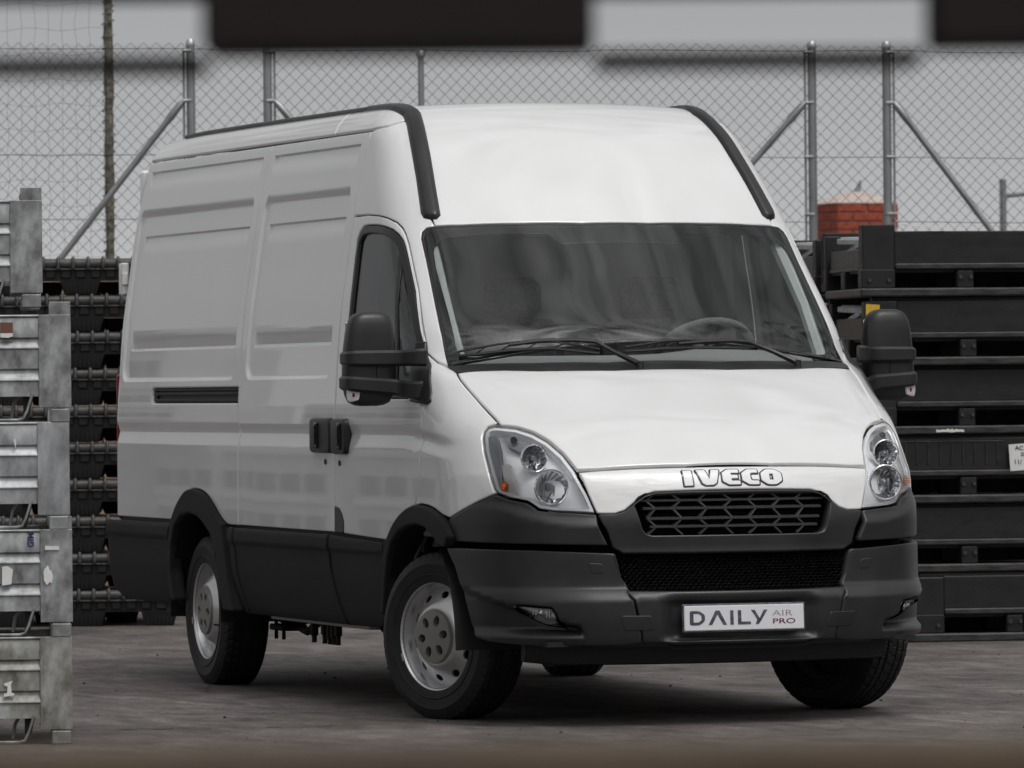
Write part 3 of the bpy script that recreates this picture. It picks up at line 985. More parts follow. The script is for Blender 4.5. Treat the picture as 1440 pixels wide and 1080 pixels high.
S_z = pchip([.2, .75, 1.2, 1.45, 1.67, 1.9, 2.09, 2.34, 2.45, 2.6], [.985, .992, .989, .975, .957, .924, .895, .842, .815, .77])
F_z = pchip([.2, .3, .4, .5, .6, .72, .8, .9, 1.0, 1.03, 1.1, 1.2, 1.3, 1.42, 1.453, 1.6, 1.8, 2.03, 2.07, 2.3, 2.49, 2.6],
            [1.06, 1.10, 1.125, 1.125, 1.10, 1.07, 1.07, 1.05, 1.015, .985, .905, .775, .59, .33, .233, .10, -.095, -.315, -.355, -.60, -.84, -1.02])
R_x = pchip([-4.8, -4.0, -1.5, -1.1, -.8], [2.59, 2.602, 2.595, 2.585, 2.54])
C_z = pchip([.2, .6, 1.0, 1.45, 2.1, 2.6], [.24, .25, .25, .24, .24, .24])
K_z = pchip([.2, .55, .8, 1.0, 1.2, 1.33, 1.45, 1.7, 2.0, 2.3, 2.6], [.5, .44, .43, .40, .32, .28, .19, .18, .18, .17, .12])

def sdbox(x, z, x0, x1, z0, z1, r):
    cx, cz, hx, hz = (x0 + x1) / 2, (z0 + z1) / 2, (x1 - x0) / 2 - r, (z1 - z0) / 2 - r
    dx, dz = np.abs(x - cx) - hx, np.abs(z - cz) - hz
    return np.hypot(np.maximum(dx, 0), np.maximum(dz, 0)) + np.minimum(np.maximum(dx, dz), 0) - r

PAN = [(-4.645, -2.715, -4.60, -2.72, -4.545, -2.735), (-2.545, -1.255, -2.545, -1.252, -2.468, -1.262)]
def pressing(x, z):
    """depth of the stampings in the load bay sides"""
    d = np.zeros_like(x)
    for x0, x1, a0, a1, b0, b1 in PAN:
        s = sdbox(x, z, x0, x1, 1.400, 2.235, .07)
        side = np.clip(-s / .018, 0, 1)
        topr = np.clip((2.235 - z) / .054, 0, 1)
        t = np.minimum(side, topr)
        d = d + .017 * t * t * (3 - 2 * t)
        for (zl, zh, flip, lx0, lx1, dep) in ((2.330, 2.404, False, a0, a1, .013), (2.024, 2.092, False, b0, b1, .013), (1.556, 1.626, True, b0 - .01, b1, .014)):
            endm = np.clip(np.minimum(x - lx0, lx1 - x) / .012, 0, 1)
            if not flip:
                r = np.clip((z - zl) / (zh - zl), 0, 1) * np.clip((zh + .006 - z) / .008, 0, 1)
            else:
                r = np.clip((zh - z) / (zh - zl), 0, 1) * np.clip((z - zl + .010) / .013, 0, 1)
            d = d + dep * r * endm
    return d

def flute(x, z):
    zc = 1.205 - .050 * sst(-.2, .55, x)
    t = (zc - z)
    dd = np.minimum(np.clip(t / .040, 0, 1), np.clip((.100 - t) / .056, 0, 1))
    dd = np.clip(dd, 0, 1)
    sm = sst(-.10, .05, x)          # the crease softens on the wing
    dd = dd * (1 - sm) + dd * dd * (3 - 2 * dd) * sm
    return .013 * dd * (1 - sst(.15, .50, x))

def phi(x, y, z):
    ay = np.abs(y)
    a = x - (F_z(z) - C_z(z) * ay ** 2)
    b = ay - S_z(z) + pressing(x, z) + flute(x, z)
    d = smax(a * .8, b, K_z(z))
    d = smax(d, -(x + 4.725), .05)
    return smax(d, z - (R_x(x) - .05 * ay ** 2), .13)

# lower black cladding
SC_z = pchip([.30, .34, .37, .45, .55, .655, .68, .715, .738, .76], [.90, .95, .972, .992, 1.005, 1.010, 1.020, 1.018, 1.008, .985])
def phi_clad(x, y, z):
    ay = np.abs(y)
    d = smax((x - 1.0) * .8, ay - SC_z(z), .44)
    return smax(d, -(x + 4.885) + .25 * np.clip(.50 - z, 0, 1), .10)

def phi_trim(x, y, z):
    ay = np.abs(y)
    u = x * .62 - ay * .78
    zc = .800 + .06 * sst(.15, -.30, u) if False else .800 + .075 * (1 - sst(-.35, .12, u))
    return phi(x, y, z) - .015 * (1 - sst(zc - .004, zc + .040, z)) * sst(-.55, -.10, u)

# front bumper with the scoop round the fog lamp
FB_z = pchip([.2, .3, .36, .45, .505, .53, .565, .70, .74], [1.07, 1.10, 1.12, 1.128, 1.127, 1.112, 1.082, 1.074, 1.06])
KB_z = pchip([.2, .55, .8], [.46, .42, .42])
def phi_bump(x, y, z):
    ay = np.abs(y)
    u = x * .64 - ay * .768          # runs round the corner towards the nose
    zt = .522 - (u + .26) * .105 / .38
    t = np.minimum(np.minimum((zt - z) / .030, (z - .366) / .028), (.165 - u) / .045)
    t = np.clip(t, 0, 1)
    sc = (.014 * sst(-.56, -.44, u) + .030 * sst(-.42, .12, u)) * t * t * (3 - 2 * t)
    # shallow flat round the number plate
    sc = sc + .026 * (1 - sst(.27, .36, ay)) * (1 - sst(.485, .540, z)) * sst(.335, .36, z)
    return smax(.8 * (x - (FB_z(z) - .25 * ay ** 2)), ay - 1.006, KB_z(z)) + sc

# ---- panel maker
def dens(P, st):
    out = []
    n = len(P)
    for i in range(n):
        a, b = P[i], P[(i + 1) % n]
        k = max(1, int(math.ceil(np.linalg.norm(b - a) / st)))
        for j in range(k): out.append(a + (b - a) * j / k)
    return np.array(out)

def area2(P):
    x, y = P[:, 0], P[:, 1]
    return .5 * np.sum(x * np.roll(y, -1) - np.roll(x, -1) * y)

def inset(P, e):
    """move a CCW outline inwards by e"""
    d1 = P - np.roll(P, 1, 0); d2 = np.roll(P, -1, 0) - P
    d1 /= np.linalg.norm(d1, axis=1)[:, None] + 1e-12; d2 /= np.linalg.norm(d2, axis=1)[:, None] + 1e-12
    n1 = np.stack([-d1[:, 1], d1[:, 0]], 1); n2 = np.stack([-d2[:, 1], d2[:, 0]], 1)
    n = n1 + n2
    n /= np.linalg.norm(n, axis=1)[:, None] + 1e-12
    c = np.clip(np.sum(n * n1, 1), .45, 1)
    return P + n * (e / c)[:, None]

def inpoly(P, Q):
    r = np.zeros(len(Q), bool)
    x, y = Q[:, 0], Q[:, 1]
    for i in range(len(P)):
        x0, y0 = P[i]; x1, y1 = P[(i + 1) % len(P)]
        if y0 == y1: continue
        c = ((y0 > y) != (y1 > y)) & (x < (x1 - x0) * (y - y0) / (y1 - y0) + x0)
        r ^= c
    return r

def pdist(P, Q):
    d = np.full(len(Q), 1e9)
    for i in range(len(P)):
        a, b = P[i], P[(i + 1) % len(P)]
        ab = b - a
        t = np.clip(((Q - a) @ ab) / (ab @ ab + 1e-15), 0, 1)
        q = Q - a - t[:, None] * ab
        d = np.minimum(d, q[:, 0] ** 2 + q[:, 1] ** 2)
    return np.sqrt(d)

def rnd_poly(P, r, n=5):
    P = np.array(P, float); out = []
    m = len(P)
    rr = r if isinstance(r, (list, tuple)) else [r] * m
    for i in range(m):
        a, b, c = P[i - 1], P[i], P[(i + 1) % m]
        if rr[i] <= 0: out.append(b); continue
        l1, l2 = np.linalg.norm(a - b), np.linalg.norm(c - b)
        k = min(rr[i], l1 * .49, l2 * .49)
        p, q = b + (a - b) / l1 * k, b + (c - b) / l2 * k
        for j in range(n + 1):
            t = j / n
            out.append((1 - t) ** 2 * p + 2 * t * (1 - t) * b + t * t * q)
    return np.array(out)

def frame(d):
    d = np.array(d, float); d /= np.linalg.norm(d)
    e1 = np.cross([0, 0, 1.0], d)
    if np.linalg.norm(e1) < 1e-6: e1 = np.array([0, 1.0, 0])
    e1 /= np.linalg.norm(e1)
    return d, e1, np.cross(d, e1)

def cast(UV, fr, ph, lo, hi, ns=48):
    """drop points along -d onto the surface; returns points and normals"""
    d, e1, e2 = fr
    base = UV[:, :1] * e1 + UV[:, 1:2] * e2
    n = len(UV)
    s_out = np.full(n, hi); found = np.zeros(n, bool); s_in = np.full(n, lo)
    prev = np.full(n, hi)
    for s in np.linspace(hi, lo, ns):
        p = base + s * d
        neg = (ph(p[:, 0], p[:, 1], p[:, 2]) < 0) & ~found
        s_in[neg] = s; s_out[neg] = prev[neg]; found |= neg
        prev[:] = s
    for _ in range(22):
        m = (s_in + s_out) / 2
        p = base + m[:, None] * d
        neg = ph(p[:, 0], p[:, 1], p[:, 2]) < 0
        s_in = np.where(neg, m, s_in); s_out = np.where(neg, s_out, m)
    p = base + s_out[:, None] * d
    h = 7e-4
    N = np.stack([ph(p[:, 0] + h * i, p[:, 1] + h * j, p[:, 2] + h * k) - ph(p[:, 0] - h * i, p[:, 1] - h * j, p[:, 2] - h * k)
                  for i, j, k in ((1, 0, 0), (0, 1, 0), (0, 0, 1))], 1)
    N /= np.linalg.norm(N, axis=1)[:, None] + 1e-12
    return p, N, found

def shell_mesh(name, V, N, F, m):
    me = bpy.data.meshes.new(name)
    me.from_pydata(V.tolist(), [], F)
    if m: me.materials.append(m)
    me.polygons.foreach_set('use_smooth', [True] * len(me.polygons))
    me.normals_split_custom_set_from_vertices(N.tolist())
    me.update()
    return me

def panel(name, pts, d, ph, m, parent, holes=(), sp=.045, us=(), vs=(), gap=.0030, edge=.0055, depth=.022, off=0.0,
          dome=0.0, domew=.05, both=False, label=None, step=.03, uv=False, edge_drop=.6):
    fr = frame(d)
    def proj(q):
        q = np.array(q, float)
        if uv: return q
        return np.stack([q @ fr[1], q @ fr[2]], 1)
    P3 = np.array(pts, float)
    loops = []
    for k, q in enumerate([pts] + list(holes)):
        L = dens(proj(q), step)
        if area2(L) < 0: L = L[::-1]
        if k: L = L[::-1]
        L = inset(L, gap) if gap else L
        loops.append(L)
    ins = [inset(L, edge) for L in loops]
    # grid of inner points
    O = ins[0]
    u0, v0 = O.min(0); u1, v1 = O.max(0)
    def axis(a, b, extra):
        n = max(2, int(round((b - a) / sp)))
        g = list(np.linspace(a, b, n + 1)) + [e for e in extra if a < e < b]
        g = sorted(g); out = [g[0]]
        ex = set(extra)
        for q in g[1:]:
            if q - out[-1] > .0015: out.append(q)
        return np.array(out)
    U, Vv = axis(u0, u1, us), axis(v0, v1, vs)
    G = np.stack(np.meshgrid(U, Vv, indexing='ij'), -1).reshape(-1, 2)
    gid = np.arange(len(G))
    keep = inpoly(O, G)
    G = G[keep]; gid = gid[keep]
    dist = pdist(O, G) if len(G) else np.zeros(0)
    for h in ins[1:]:
        k2 = ~inpoly(h, G); G = G[k2]; dist = dist[k2]; gid = gid[k2]
        dist = np.minimum(dist, pdist(h, G)) if len(G) else dist
    lim = min(sp, step) * .3
    gid = gid[dist > lim]; G = G[dist > lim]
    inp = []; edges = []
    for L in ins:
        b = len(inp); n = len(L)
        inp += [tuple(p) for p in L]
        edges += [(b + i, b + (i + 1) % n) for i in range(n)]
    nb = len(inp)
    inp += [tuple(p) for p in G]
    if len(us) or len(vs):
        # keep the grid lines as edges so that creases stay straight
        at_ = {int(g): nb + i for i, g in enumerate(gid)}
        nV = len(Vv)
        for g, i in at_.items():
            if g + nV in at_: edges.append((i, at_[g + nV]))
            if (g % nV) + 1 < nV and g + 1 in at_: edges.append((i, at_[g + 1]))
    vo, eo, fo, ov, oe, of = delaunay_2d_cdt([Vector(p) for p in inp], edges, [], 0, 1e-7)
    vo = np.array([tuple(v) for v in vo])
    imap = {}
    for k, l in enumerate(ov):
        for i in l: imap[i] = k
    F = [tuple(f) for f in fo]
    cen = np.array([vo[list(f)].mean(0) for f in F])
    ok = inpoly(O, cen)
    for h in ins[1:]: ok &= ~inpoly(h, cen)
    F = [f for f, o_ in zip(F, ok) if o_]
    F = [f if area2(vo[list(f)]) > 0 else f[::-1] for f in F]
    s0 = P3 @ fr[0] if not uv else None
    if uv: lo, hi = -1.5, 2.2
    else: lo, hi = s0.min() - .35, s0.max() + .35
    p, N, fd = cast(vo, fr, ph, lo, hi)
    if dome:
        dd = pdist(O, vo)
        t = np.clip(dd / domew, 0, 1)
        hgt = dome * np.sqrt(np.maximum(0, 1 - (1 - t) ** 2))
        p = p + N * (hgt + off)[:, None]
    elif off:
        p = p + N * off
    nv = len(vo)
    VV = [p]; NN = [N]; FF = list(F)
    base = nv
    for L, Li in zip(loops, ins):
        n = len(L)
        b = sum(len(q) for q in loops[:[id(x) for x in loops].index(id(L))])
        ring = np.array([imap[b + i] for i in range(n)])
        q, NQ, _ = cast(L, fr, ph, lo, hi)
        if off: q = q + NQ * off
        tang = np.roll(q, -1, 0) - np.roll(q, 1, 0)
        tang /= np.linalg.norm(tang, axis=1)[:, None] + 1e-12
        o = np.cross(tang, NQ); o /= np.linalg.norm(o, axis=1)[:, None] + 1e-12
        q1 = q - NQ * (edge * edge_drop)
        q2 = q - NQ * depth
        VV += [q1, q2]
        n1 = NQ + o; n1 /= np.linalg.norm(n1, axis=1)[:, None]
        NN += [n1, o]
        a, c = base, base + n
        for i in range(n):
            j = (i + 1) % n
            FF.append((int(ring[i]), a + i, a + j, int(ring[j])))
            FF.append((a + i, c + i, c + j, a + j))
        base += 2 * n
    V = np.concatenate(VV); NA = np.concatenate(NN)
    if dome:
        # shading normals from the domed geometry
        acc = np.zeros_like(V)
        for f in FF:
            a = np.cross(V[f[1]] - V[f[0]], V[f[2]] - V[f[0]])
            for i in f: acc[i] += a
        acc /= np.linalg.norm(acc, axis=1)[:, None] + 1e-12
        NA[:nv] = acc[:nv]
    o1 = link_mesh(name, shell_mesh(name, V, NA, FF, m), parent)
    if label: o1['label'] = label
    if both:
        V2 = V * np.array([1, -1, 1]); N2 = NA * np.array([1, -1, 1])
        o2 = link_mesh(name, shell_mesh(name, V2, N2, [f[::-1] for f in FF], m), both if not isinstance(both, bool) else parent)
        return o1, o2
    return o1

def mir(P):
    """a right-hand half outline closed with its reflection"""
    return list(P) + [(x, -y, z) for x, y, z in P[::-1]]

def on(ph, pt, d):
    fr = frame(d)
    q = np.array([[np.dot(pt, fr[1]), np.dot(pt, fr[2])]])
    s = np.dot(pt, fr[0])
    p, N, f = cast(q, fr, ph, s - .4, s + .4)
    return p[0], N[0]
# ------------------------------------------------------------------ the van
van = empty('van', (0, 0, 0))
tag(van, 'white high-roof panel van with black lower cladding parked in the yard', 'van')
SIDE = (0, -1, 0)
CRN = (.68, -.733, 0)
W = M['white']; PL = M['plastic']

ARCH_R = [(-3.661, .757), (-3.62, .79), (-3.558, .840), (-3.46, .886), (-3.39, .899), (-3.316, .902), (-3.197, .893), (-3.103, .870), (-3.002, .827), (-2.907, .780), (-2.831, .751), (-2.76, .744)]
def smooth(P, r=.05):
    Q = rnd_poly([(-9, P[0][1])] + list(P) + [(9, P[-1][1])], [0] + [0] + [r] * (len(P) - 2) + [0, 0], 3)
    return [tuple(q) for q in Q if -8 < q[0] < 8]
ARCH_R = smooth(ARCH_R)
ARCH_F = [(-.395, .72), (-.362, .735), (-.29, .790), (-.197, .836), (-.078, .869), (.035, .879), (.13, .874), (.203, .864), (.316, .839), (.386, .809), (.441, .756)]
ARCH_F_RAW = list(ARCH_F)
ARCH_F = smooth(ARCH_F)
DOORF = [(-1.156, 2.098), (-.955, 2.096), (-.80, 2.088), (-.70, 2.076), (-.62, 2.056), (-.563, 2.030), (-.527, 2.003), (-.483, 1.962), (-.389, 1.864), (-.291, 1.764), (-.111, 1.549), (-.075, 1.495), (-.0, 1.386), (.027, 1.295), (.047, 1.187), (.043, 1.146), (.025, 1.095), (.014, .997), (-.024, .913), (-.045, .870)]
def sy(z): return -float(S_z(z))
def s3(P): return [(x, sy(z), z) for x, z in P]

vs_fine = [2.2345, 2.238, 2.2415, 2.4115, 2.415, 2.43, 2.0995, 2.103, 2.12, 1.5450, 1.5415, 1.53, 1.3985, 2.18, 2.21, 2.195, 2.225, 2.404, 2.408, 2.400, 2.330, 2.36, 2.092, 2.096, 2.088, 2.024, 2.06, 1.556, 1.552, 1.548, 1.560, 1.59, 1.626, 1.400, 1.406, 1.412, 1.418, 1.424, 1.43,
           1.2052, 1.2042, 1.2065, 1.195, 1.185, 1.1655, 1.1645, 1.161, 1.157, 1.13, 1.1055, 1.1045, 1.102, 1.11, 1.12, 1.213, 1.46, 1.44, 1.48]
def us_fine(k):
    x0, x1, a0, a1, b0, b1 = PAN[k]
    o = []
    for q in (x0, x1): o += [q + s * t for t in (0, .006, .012, .018, .024, .04, .055, .07) for s in (1, -1)]
    for q in (a0, a1, b0, b1, b0 - .01): o += [q, q + .004, q - .004, q + .012, q - .012, q + .008, q - .008]
    return o

# load bay sides, with the slot of the sliding door rail
slot = [(-4.09, 1.300), (-2.640, 1.300), (-2.640, 1.368), (-4.09, 1.368)]
slot_r = [tuple(p) for p in rnd_poly(slot, [.025, .004, .004, .025])]
poly = [(-4.715, .752)] + [(-3.70, .752)] + [(x, z) for x, z in ARCH_R if x < -2.63] + [(-2.622, .745), (-2.622, 2.461), (-4.715, 2.459)]
panel('body_side', s3(poly), SIDE, phi, W, van, holes=[s3(slot_r)], us=us_fine(0), vs=vs_fine, both=True, sp=.05, gap=.003, edge=.007, edge_drop=.75)
poly = [(-2.618, .745), (-1.158, .741), (-1.158, 2.462), (-2.618, 2.461)]
sl = panel('sliding_door', s3(poly), SIDE, phi, W, van, us=us_fine(1), vs=vs_fine, both=True, sp=.05, gap=.004)

# black rail in the slot
b = MB()
b.box((-3.365, -.955, 1.334), (1.44, .01, .066))
for z, h in ((1.359, .010), (1.341, .014), (1.312, .012)):
    b.box((-3.365, -.966, z), (1.43, .018, h), .003)
b.box((-4.06, -.962, 1.33), (.05, .02, .05), .004)
me = b.mesh('door_rail', M['plastic_dark'])
link_mesh('door_rail', me, van); link_mesh('door_rail', mirror_mesh(me, 'door_rail'), van)

# over-door panel running round the corner into the pillar
WS_OUT = [(.119, -.861, 1.427), (.040, -.872, 1.453), (-.180, -.851, 1.696), (-.349, -.831, 1.876), (-.450, -.822, 1.982), (-.470, -.812, 2.008), (-.474, -.790, 2.026), (-.455, -.755, 2.033), (-.421, -.650, 2.038), (-.365, -.40, 2.042), (-.328, -.15, 2.044), (-.322, 0, 2.0445)]
STRIP_MID = [(-.505, -.757, 2.068), (-.60, -.742, 2.165), (-.74, -.718, 2.30), (-.90, -.692, 2.435), (-1.00, -.672, 2.505)]
dm = [(x, sy(z), z) for x, z in DOORF]
# fit door opening points on the real skin (they wrap round the pillar)
dm[3:14] = [(-.70, -.890, 2.076), (-.615, -.873, 2.056), (-.563, -.864, 2.030), (-.527, -.862, 2.003), (-.483, -.863, 1.962), (-.389, -.874, 1.864), (-.291, -.886, 1.764), (-.111, -.916, 1.549), (-.078, -.922, 1.498), (0, -.970, 1.386), (.027, -.985, 1.295)]
ABASE = [(-.080, -.922, 1.500), (-.051, -.912, 1.484), (-.008, -.899, 1.463), (.032, -.879, 1.452)]
poly = [(-1.154, -.811, 2.460)] + dm[:11] + ABASE + WS_OUT[1:7] + [(-.462, -.757, 2.036)] + STRIP_MID + [(-1.02, -.70, 2.492), (-1.035, -.775, 2.475), (-1.07, -.79, 2.471)]
panel('pillar_panel', poly, (.58, -.80, .12), phi, W, van, both=True, sp=.03, step=.02, gap=.0012)

# roof cap between the two strips, rolling back on to the roof
poly = [(-.462, -.757, 2.036), (-.421, -.650, 2.045), (-.365, -.40, 2.049), (-.328, -.15, 2.051), (-.322, 0, 2.0515)]
left = [(-1.62, -.675, 2.57), (-1.30, -.675, 2.565), (-1.10, -.665, 2.54)] + STRIP_MID[::-1]
poly = left + poly[:-1]
panel('roof_cap', mir(poly), (.70, 0, .72), phi, W, van, sp=.045, gap=.0006)
# roof skin and rounded cant rails
panel('roof', [(-1.625, -.70, 2.6), (-1.625, .70, 2.6), (-4.715, .70, 2.6), (-4.715, -.70, 2.6)], (0, 0, 1), phi, W, van, sp=.10, step=.1)
panel('cant_rail', [(-4.715, -.805, 2.4655), (-1.70, -.805, 2.4655), (-1.73, -.76, 2.54), (-1.80, -.70, 2.575), (-4.715, -.70, 2.565)], (0, -.75, .66), phi, W, van, both=True, sp=.02, us=(), step=.02)
panel('cant_rail', [(-1.695, -.805, 2.4655), (-1.16, -.805, 2.4665), (-1.075, -.79, 2.474), (-1.04, -.77, 2.480), (-1.01, -.70, 2.502), (-1.14, -.66, 2.56), (-1.795, -.70, 2.575), (-1.725, -.76, 2.54)], (.25, -.70, .66), phi, W, van, both=True, sp=.02, step=.02)
# rear wall, rear light, hinges
b = MB(); b.box((-4.735, 0, 1.55), (.03, 1.70, 1.75), .02)
b.build('rear_door', W, van)
b = MB(); b.box((-4.722, -.955, 1.09), (.04, .05, .70), .012)
me = b.mesh('tail_lamp', M['red']); link_mesh('tail_lamp', me, van); link_mesh('tail_lamp', mirror_mesh(me, 'tail_lamp'), van)
b = MB(); b.box((-4.765, -.925, 1.90), (.05, .035, .155), .006); b.box((-4.742, -.93, 1.90), (.03, .03, .06), .004)
b.cyl((-4.775, -.94, 1.825), (-4.775, -.94, 1.975), .010, n=10)
me = b.mesh('door_hinge', W); link_mesh('door_hinge', me, van); link_mesh('door_hinge', mirror_mesh(me, 'door_hinge'), van)

# black roof strips
strip = [(-.536, -.794, 2.092), (-.512, -.790, 2.070), (-.497, -.772, 2.060), (-.480, -.742, 2.060), (-.489, -.722, 2.078), (-.620, -.700, 2.209), (-.753, -.676, 2.336), (-.915, -.646, 2.456), (-1.054, -.622, 2.537), (-1.15, -.625, 2.56), (-1.30, -.645, 2.575), (-1.62, -.660, 2.58),
         (-1.62, -.702, 2.57), (-1.30, -.708, 2.563), (-1.15, -.706, 2.548), (-1.05, -.702, 2.520), (-.972, -.712, 2.481), (-.83, -.738, 2.365), (-.688, -.764, 2.243)]
panel('roof_strip', strip, (.50, -.30, .81), phi, PL, van, both=True, sp=.008, gap=0, edge=.003, depth=.02, off=.003, dome=.017, domew=.028, step=.012)
st = [on(phi, (x, -.690, 2.58), (0, -.3, .95)) for x in np.linspace(-1.6, -4.47, 16)]
b = MB(); b.tube([tuple(p + n * .006) for p, n in st], .011, 8)
me = b.mesh('roof_rail_strip', PL); link_mesh('roof_rail_strip', me, van); link_mesh('roof_rail_strip', mirror_mesh(me, 'roof_rail_strip'), van)

# ---- windscreen
WS_GL = [(.052, -.862, 1.446), (.030, -.862, 1.462), (-.180, -.842, 1.696), (-.349, -.822, 1.874), (-.445, -.813, 1.975), (-.462, -.803, 2.000), (-.464, -.785, 2.015), (-.447, -.752, 2.024), (-.413, -.650, 2.030), (-.357, -.40, 2.034), (-.321, -.15, 2.036)]
WS_IN = [(.086, -.700, 1.487), (.045, -.790, 1.490), (.029, -.806, 1.494), (.005, -.818, 1.512), (-.010, -.820, 1.528), (-.125, -.812, 1.665), (-.315, -.803, 1.860), (-.372, -.793, 1.926), (-.392, -.780, 1.954), (-.400, -.756, 1.975), (-.395, -.722, 1.988), (-.355, -.515, 1.998), (-.30, -.310, 2.003), (-.27, -.292, 1.992), (-.26, -.275, 1.968), (-.25, -.26, 1.960)]
WSD = (.70, 0, .71)
wsc = panel('windscreen', mir(WS_GL), WSD, phi, M['glass'], van, sp=.06, gap=0, edge=.002, depth=.006, off=.002)
panel('windscreen_border', mir(WS_GL), WSD, phi, M['frit'], wsc, holes=[mir(WS_IN)], sp=.03, gap=.001, edge=.0015, depth=.006, off=-.0035)
panel('windscreen_seal', mir(WS_OUT[1:-1]), WSD, phi, M['rubber'], wsc, holes=[mir(WS_GL)], sp=.02, gap=.0008, edge=.002, depth=.012, off=.001)
# cowl strip below the glass
cowl = [(.140, -.862, 1.420), (.085, -.880, 1.440), (.046, -.870, 1.452), (.060, -.85, 1.448), (.150, -.55, 1.449), (.21, -.25, 1.4495)]
cowl_b = [(.33, -.25, 1.428), (.27, -.55, 1.427)]
poly = cowl + [(x, -y, z) for x, y, z in cowl[::-1]] + [(x, -y, z) for x, y, z in cowl_b[::-1]] + cowl_b
panel('cowl', poly, (.5, 0, .85), phi, PL, van, sp=.03, gap=.001, off=.001)

# ---- bonnet, nose, grille
SEAM = [(.140, -.868, 1.419), (.190, -.870, 1.392), (.270, -.864, 1.352), (.403, -.848, 1.287), (.514, -.833, 1.233), (.566, -.828, 1.204)]
HLI = [(.616, -.774, 1.198), (.673, -.724, 1.177), (.735, -.682, 1.143), (.810, -.646, 1.092), (.892, -.620, 1.026)]
NOSET = [(.914, -.539, 1.029), (.942, -.369, 1.036), (.966, -.18, 1.039), (.974, 0, 1.040)]
rear = [(.33, 0, 1.428), (.29, -.30, 1.428), (.235, -.55, 1.427), (.165, -.80, 1.425)]
panel('bonnet', mir(rear[1:] + SEAM + HLI + NOSET[:3]), (.42, 0, .91), phi, W, van, sp=.05, gap=.0045)
NOSEB = [(1.040, 0, .9395), (1.030, -.18, .938), (1.012, -.335, .934), (1.009, -.375, .922), (1.008, -.408, .901), (1.008, -.458, .863), (1.001, -.498, .850), (.986, -.552, .850)]
HLI2 = [(.982, -.568, .853), (.954, -.594, .928), (.895, -.618, 1.0235)]
panel('bonnet_gap_shadow', mir([(.905, -.60, 1.050)] + [(x, y, z + .020) for x, y, z in NOSET[:3]] + [(x, y, z - .030) for x, y, z in NOSET[:3]][::-1] + [(.905, -.60, .990)]), (.85, 0, .5), phi, M['black'], van, sp=.05, gap=0, off=-.014)  # black band painting the overhang shadow under the bonnet edge
LOW = [(x + .005, y, z - .007) for x, y, z in NOSET]
panel('nose_panel', mir(NOSEB[1:] + HLI2[:2] + [(.900, -.618, 1.016)] + LOW[:3]), (.94, 0, .25), phi, W, van, sp=.04, gap=.003, step=.02)
SURB = [(1.074, 0, .690), (1.064, -.20, .690), (1.020, -.470, .692), (1.006, -.512, .715)]
SURS = [(1.000, -.530, .775), (.994, -.553, .816), (.985, -.568, .846)]
GRI = [(1.044, 0, .9245), (1.034, -.18, .924), (1.009, -.374, .921), (1.009, -.400, .908), (1.010, -.417, .886), (1.030, -.392, .790), (1.034, -.378, .770), (1.039, -.353, .763), (1.06, -.18, .7625), (1.064, 0, .762)]
panel('grille_surround', mir(NOSEB[1:] + [(.984, -.566, .848)] + SURS[::-1][1:] + SURB[::-1][:-1]), (1, 0, .05), phi, PL, van, holes=[mir(GRI[1:-1])], sp=.03, gap=.002, edge=.006, depth=.05, step=.02, off=.004)
def fronty(y, z, back=0.0):
    p, n = on(phi, (1.0, y, z), (1, 0, 0))
    return Vector(p) - Vector((back, 0, 0))
# grille: horizontal bars joined by slanting ribs
gr = MB()
rows = [.905, .869, .838, .800, .776]
def bar(pa, pb, w=.0045, dd=.016):
    pa, pb = Vector(pa), Vector(pb)
    t = (pb - pa).normalized(); n = Vector((1, 0, 0)); s = n.cross(t).normalized()
    v = [p + s * sw + n * sn for p in (pa, pb) for sw, sn in ((-w, -dd), (w, -dd), (w * .55, 0), (-w * .55, 0))]
    gr.add(v, [(0, 1, 5, 4), (1, 2, 6, 5), (2, 3, 7, 6), (3, 0, 4, 7)])
for ri, z in enumerate((.900, .868, .828, .796)):
    ys = np.linspace(-.392 + .012 * ri, .392 - .012 * ri, 19)
    for i in range(18): bar(fronty(ys[i], z, .018), fronty(ys[i + 1], z, .018), .0072)
zz = [.924, .900, .868, .828, .796, .764]
for r in range(5):
    z1, z0 = zz[r], zz[r + 1]
    for k in range(-4, 4):
        c = k * .105 + .052 + .02
        off_ = .018 if (k + r) % 2 == 0 else -.018
        if abs(c) < .36: bar(fronty(c - off_, z0, .020), fronty(c + off_, z1, .020), .0058)
gr.build('grille', mat('grille_bar', (.050, .051, .053), .26), van)
b = MB()
for k in range(9):
    z = .772 + k * .018
    for i in range(8):
        y0, y1 = -.40 + i * .1, -.30 + i * .1
        a, c = fronty(y0, z, .055), fronty(y1, z, .055)
        b.add([a + Vector((0, 0, -.005)), c + Vector((0, 0, -.005)), c + Vector((.012, 0, .005)), a + Vector((.012, 0, .005))], [(0, 1, 2, 3)])
b.build('radiator_slats', M['plastic_dark'], van)
b = MB(); b.box((.87, 0, .74), (.10, 1.15, .44)); b.build('radiator', M['black'], van)

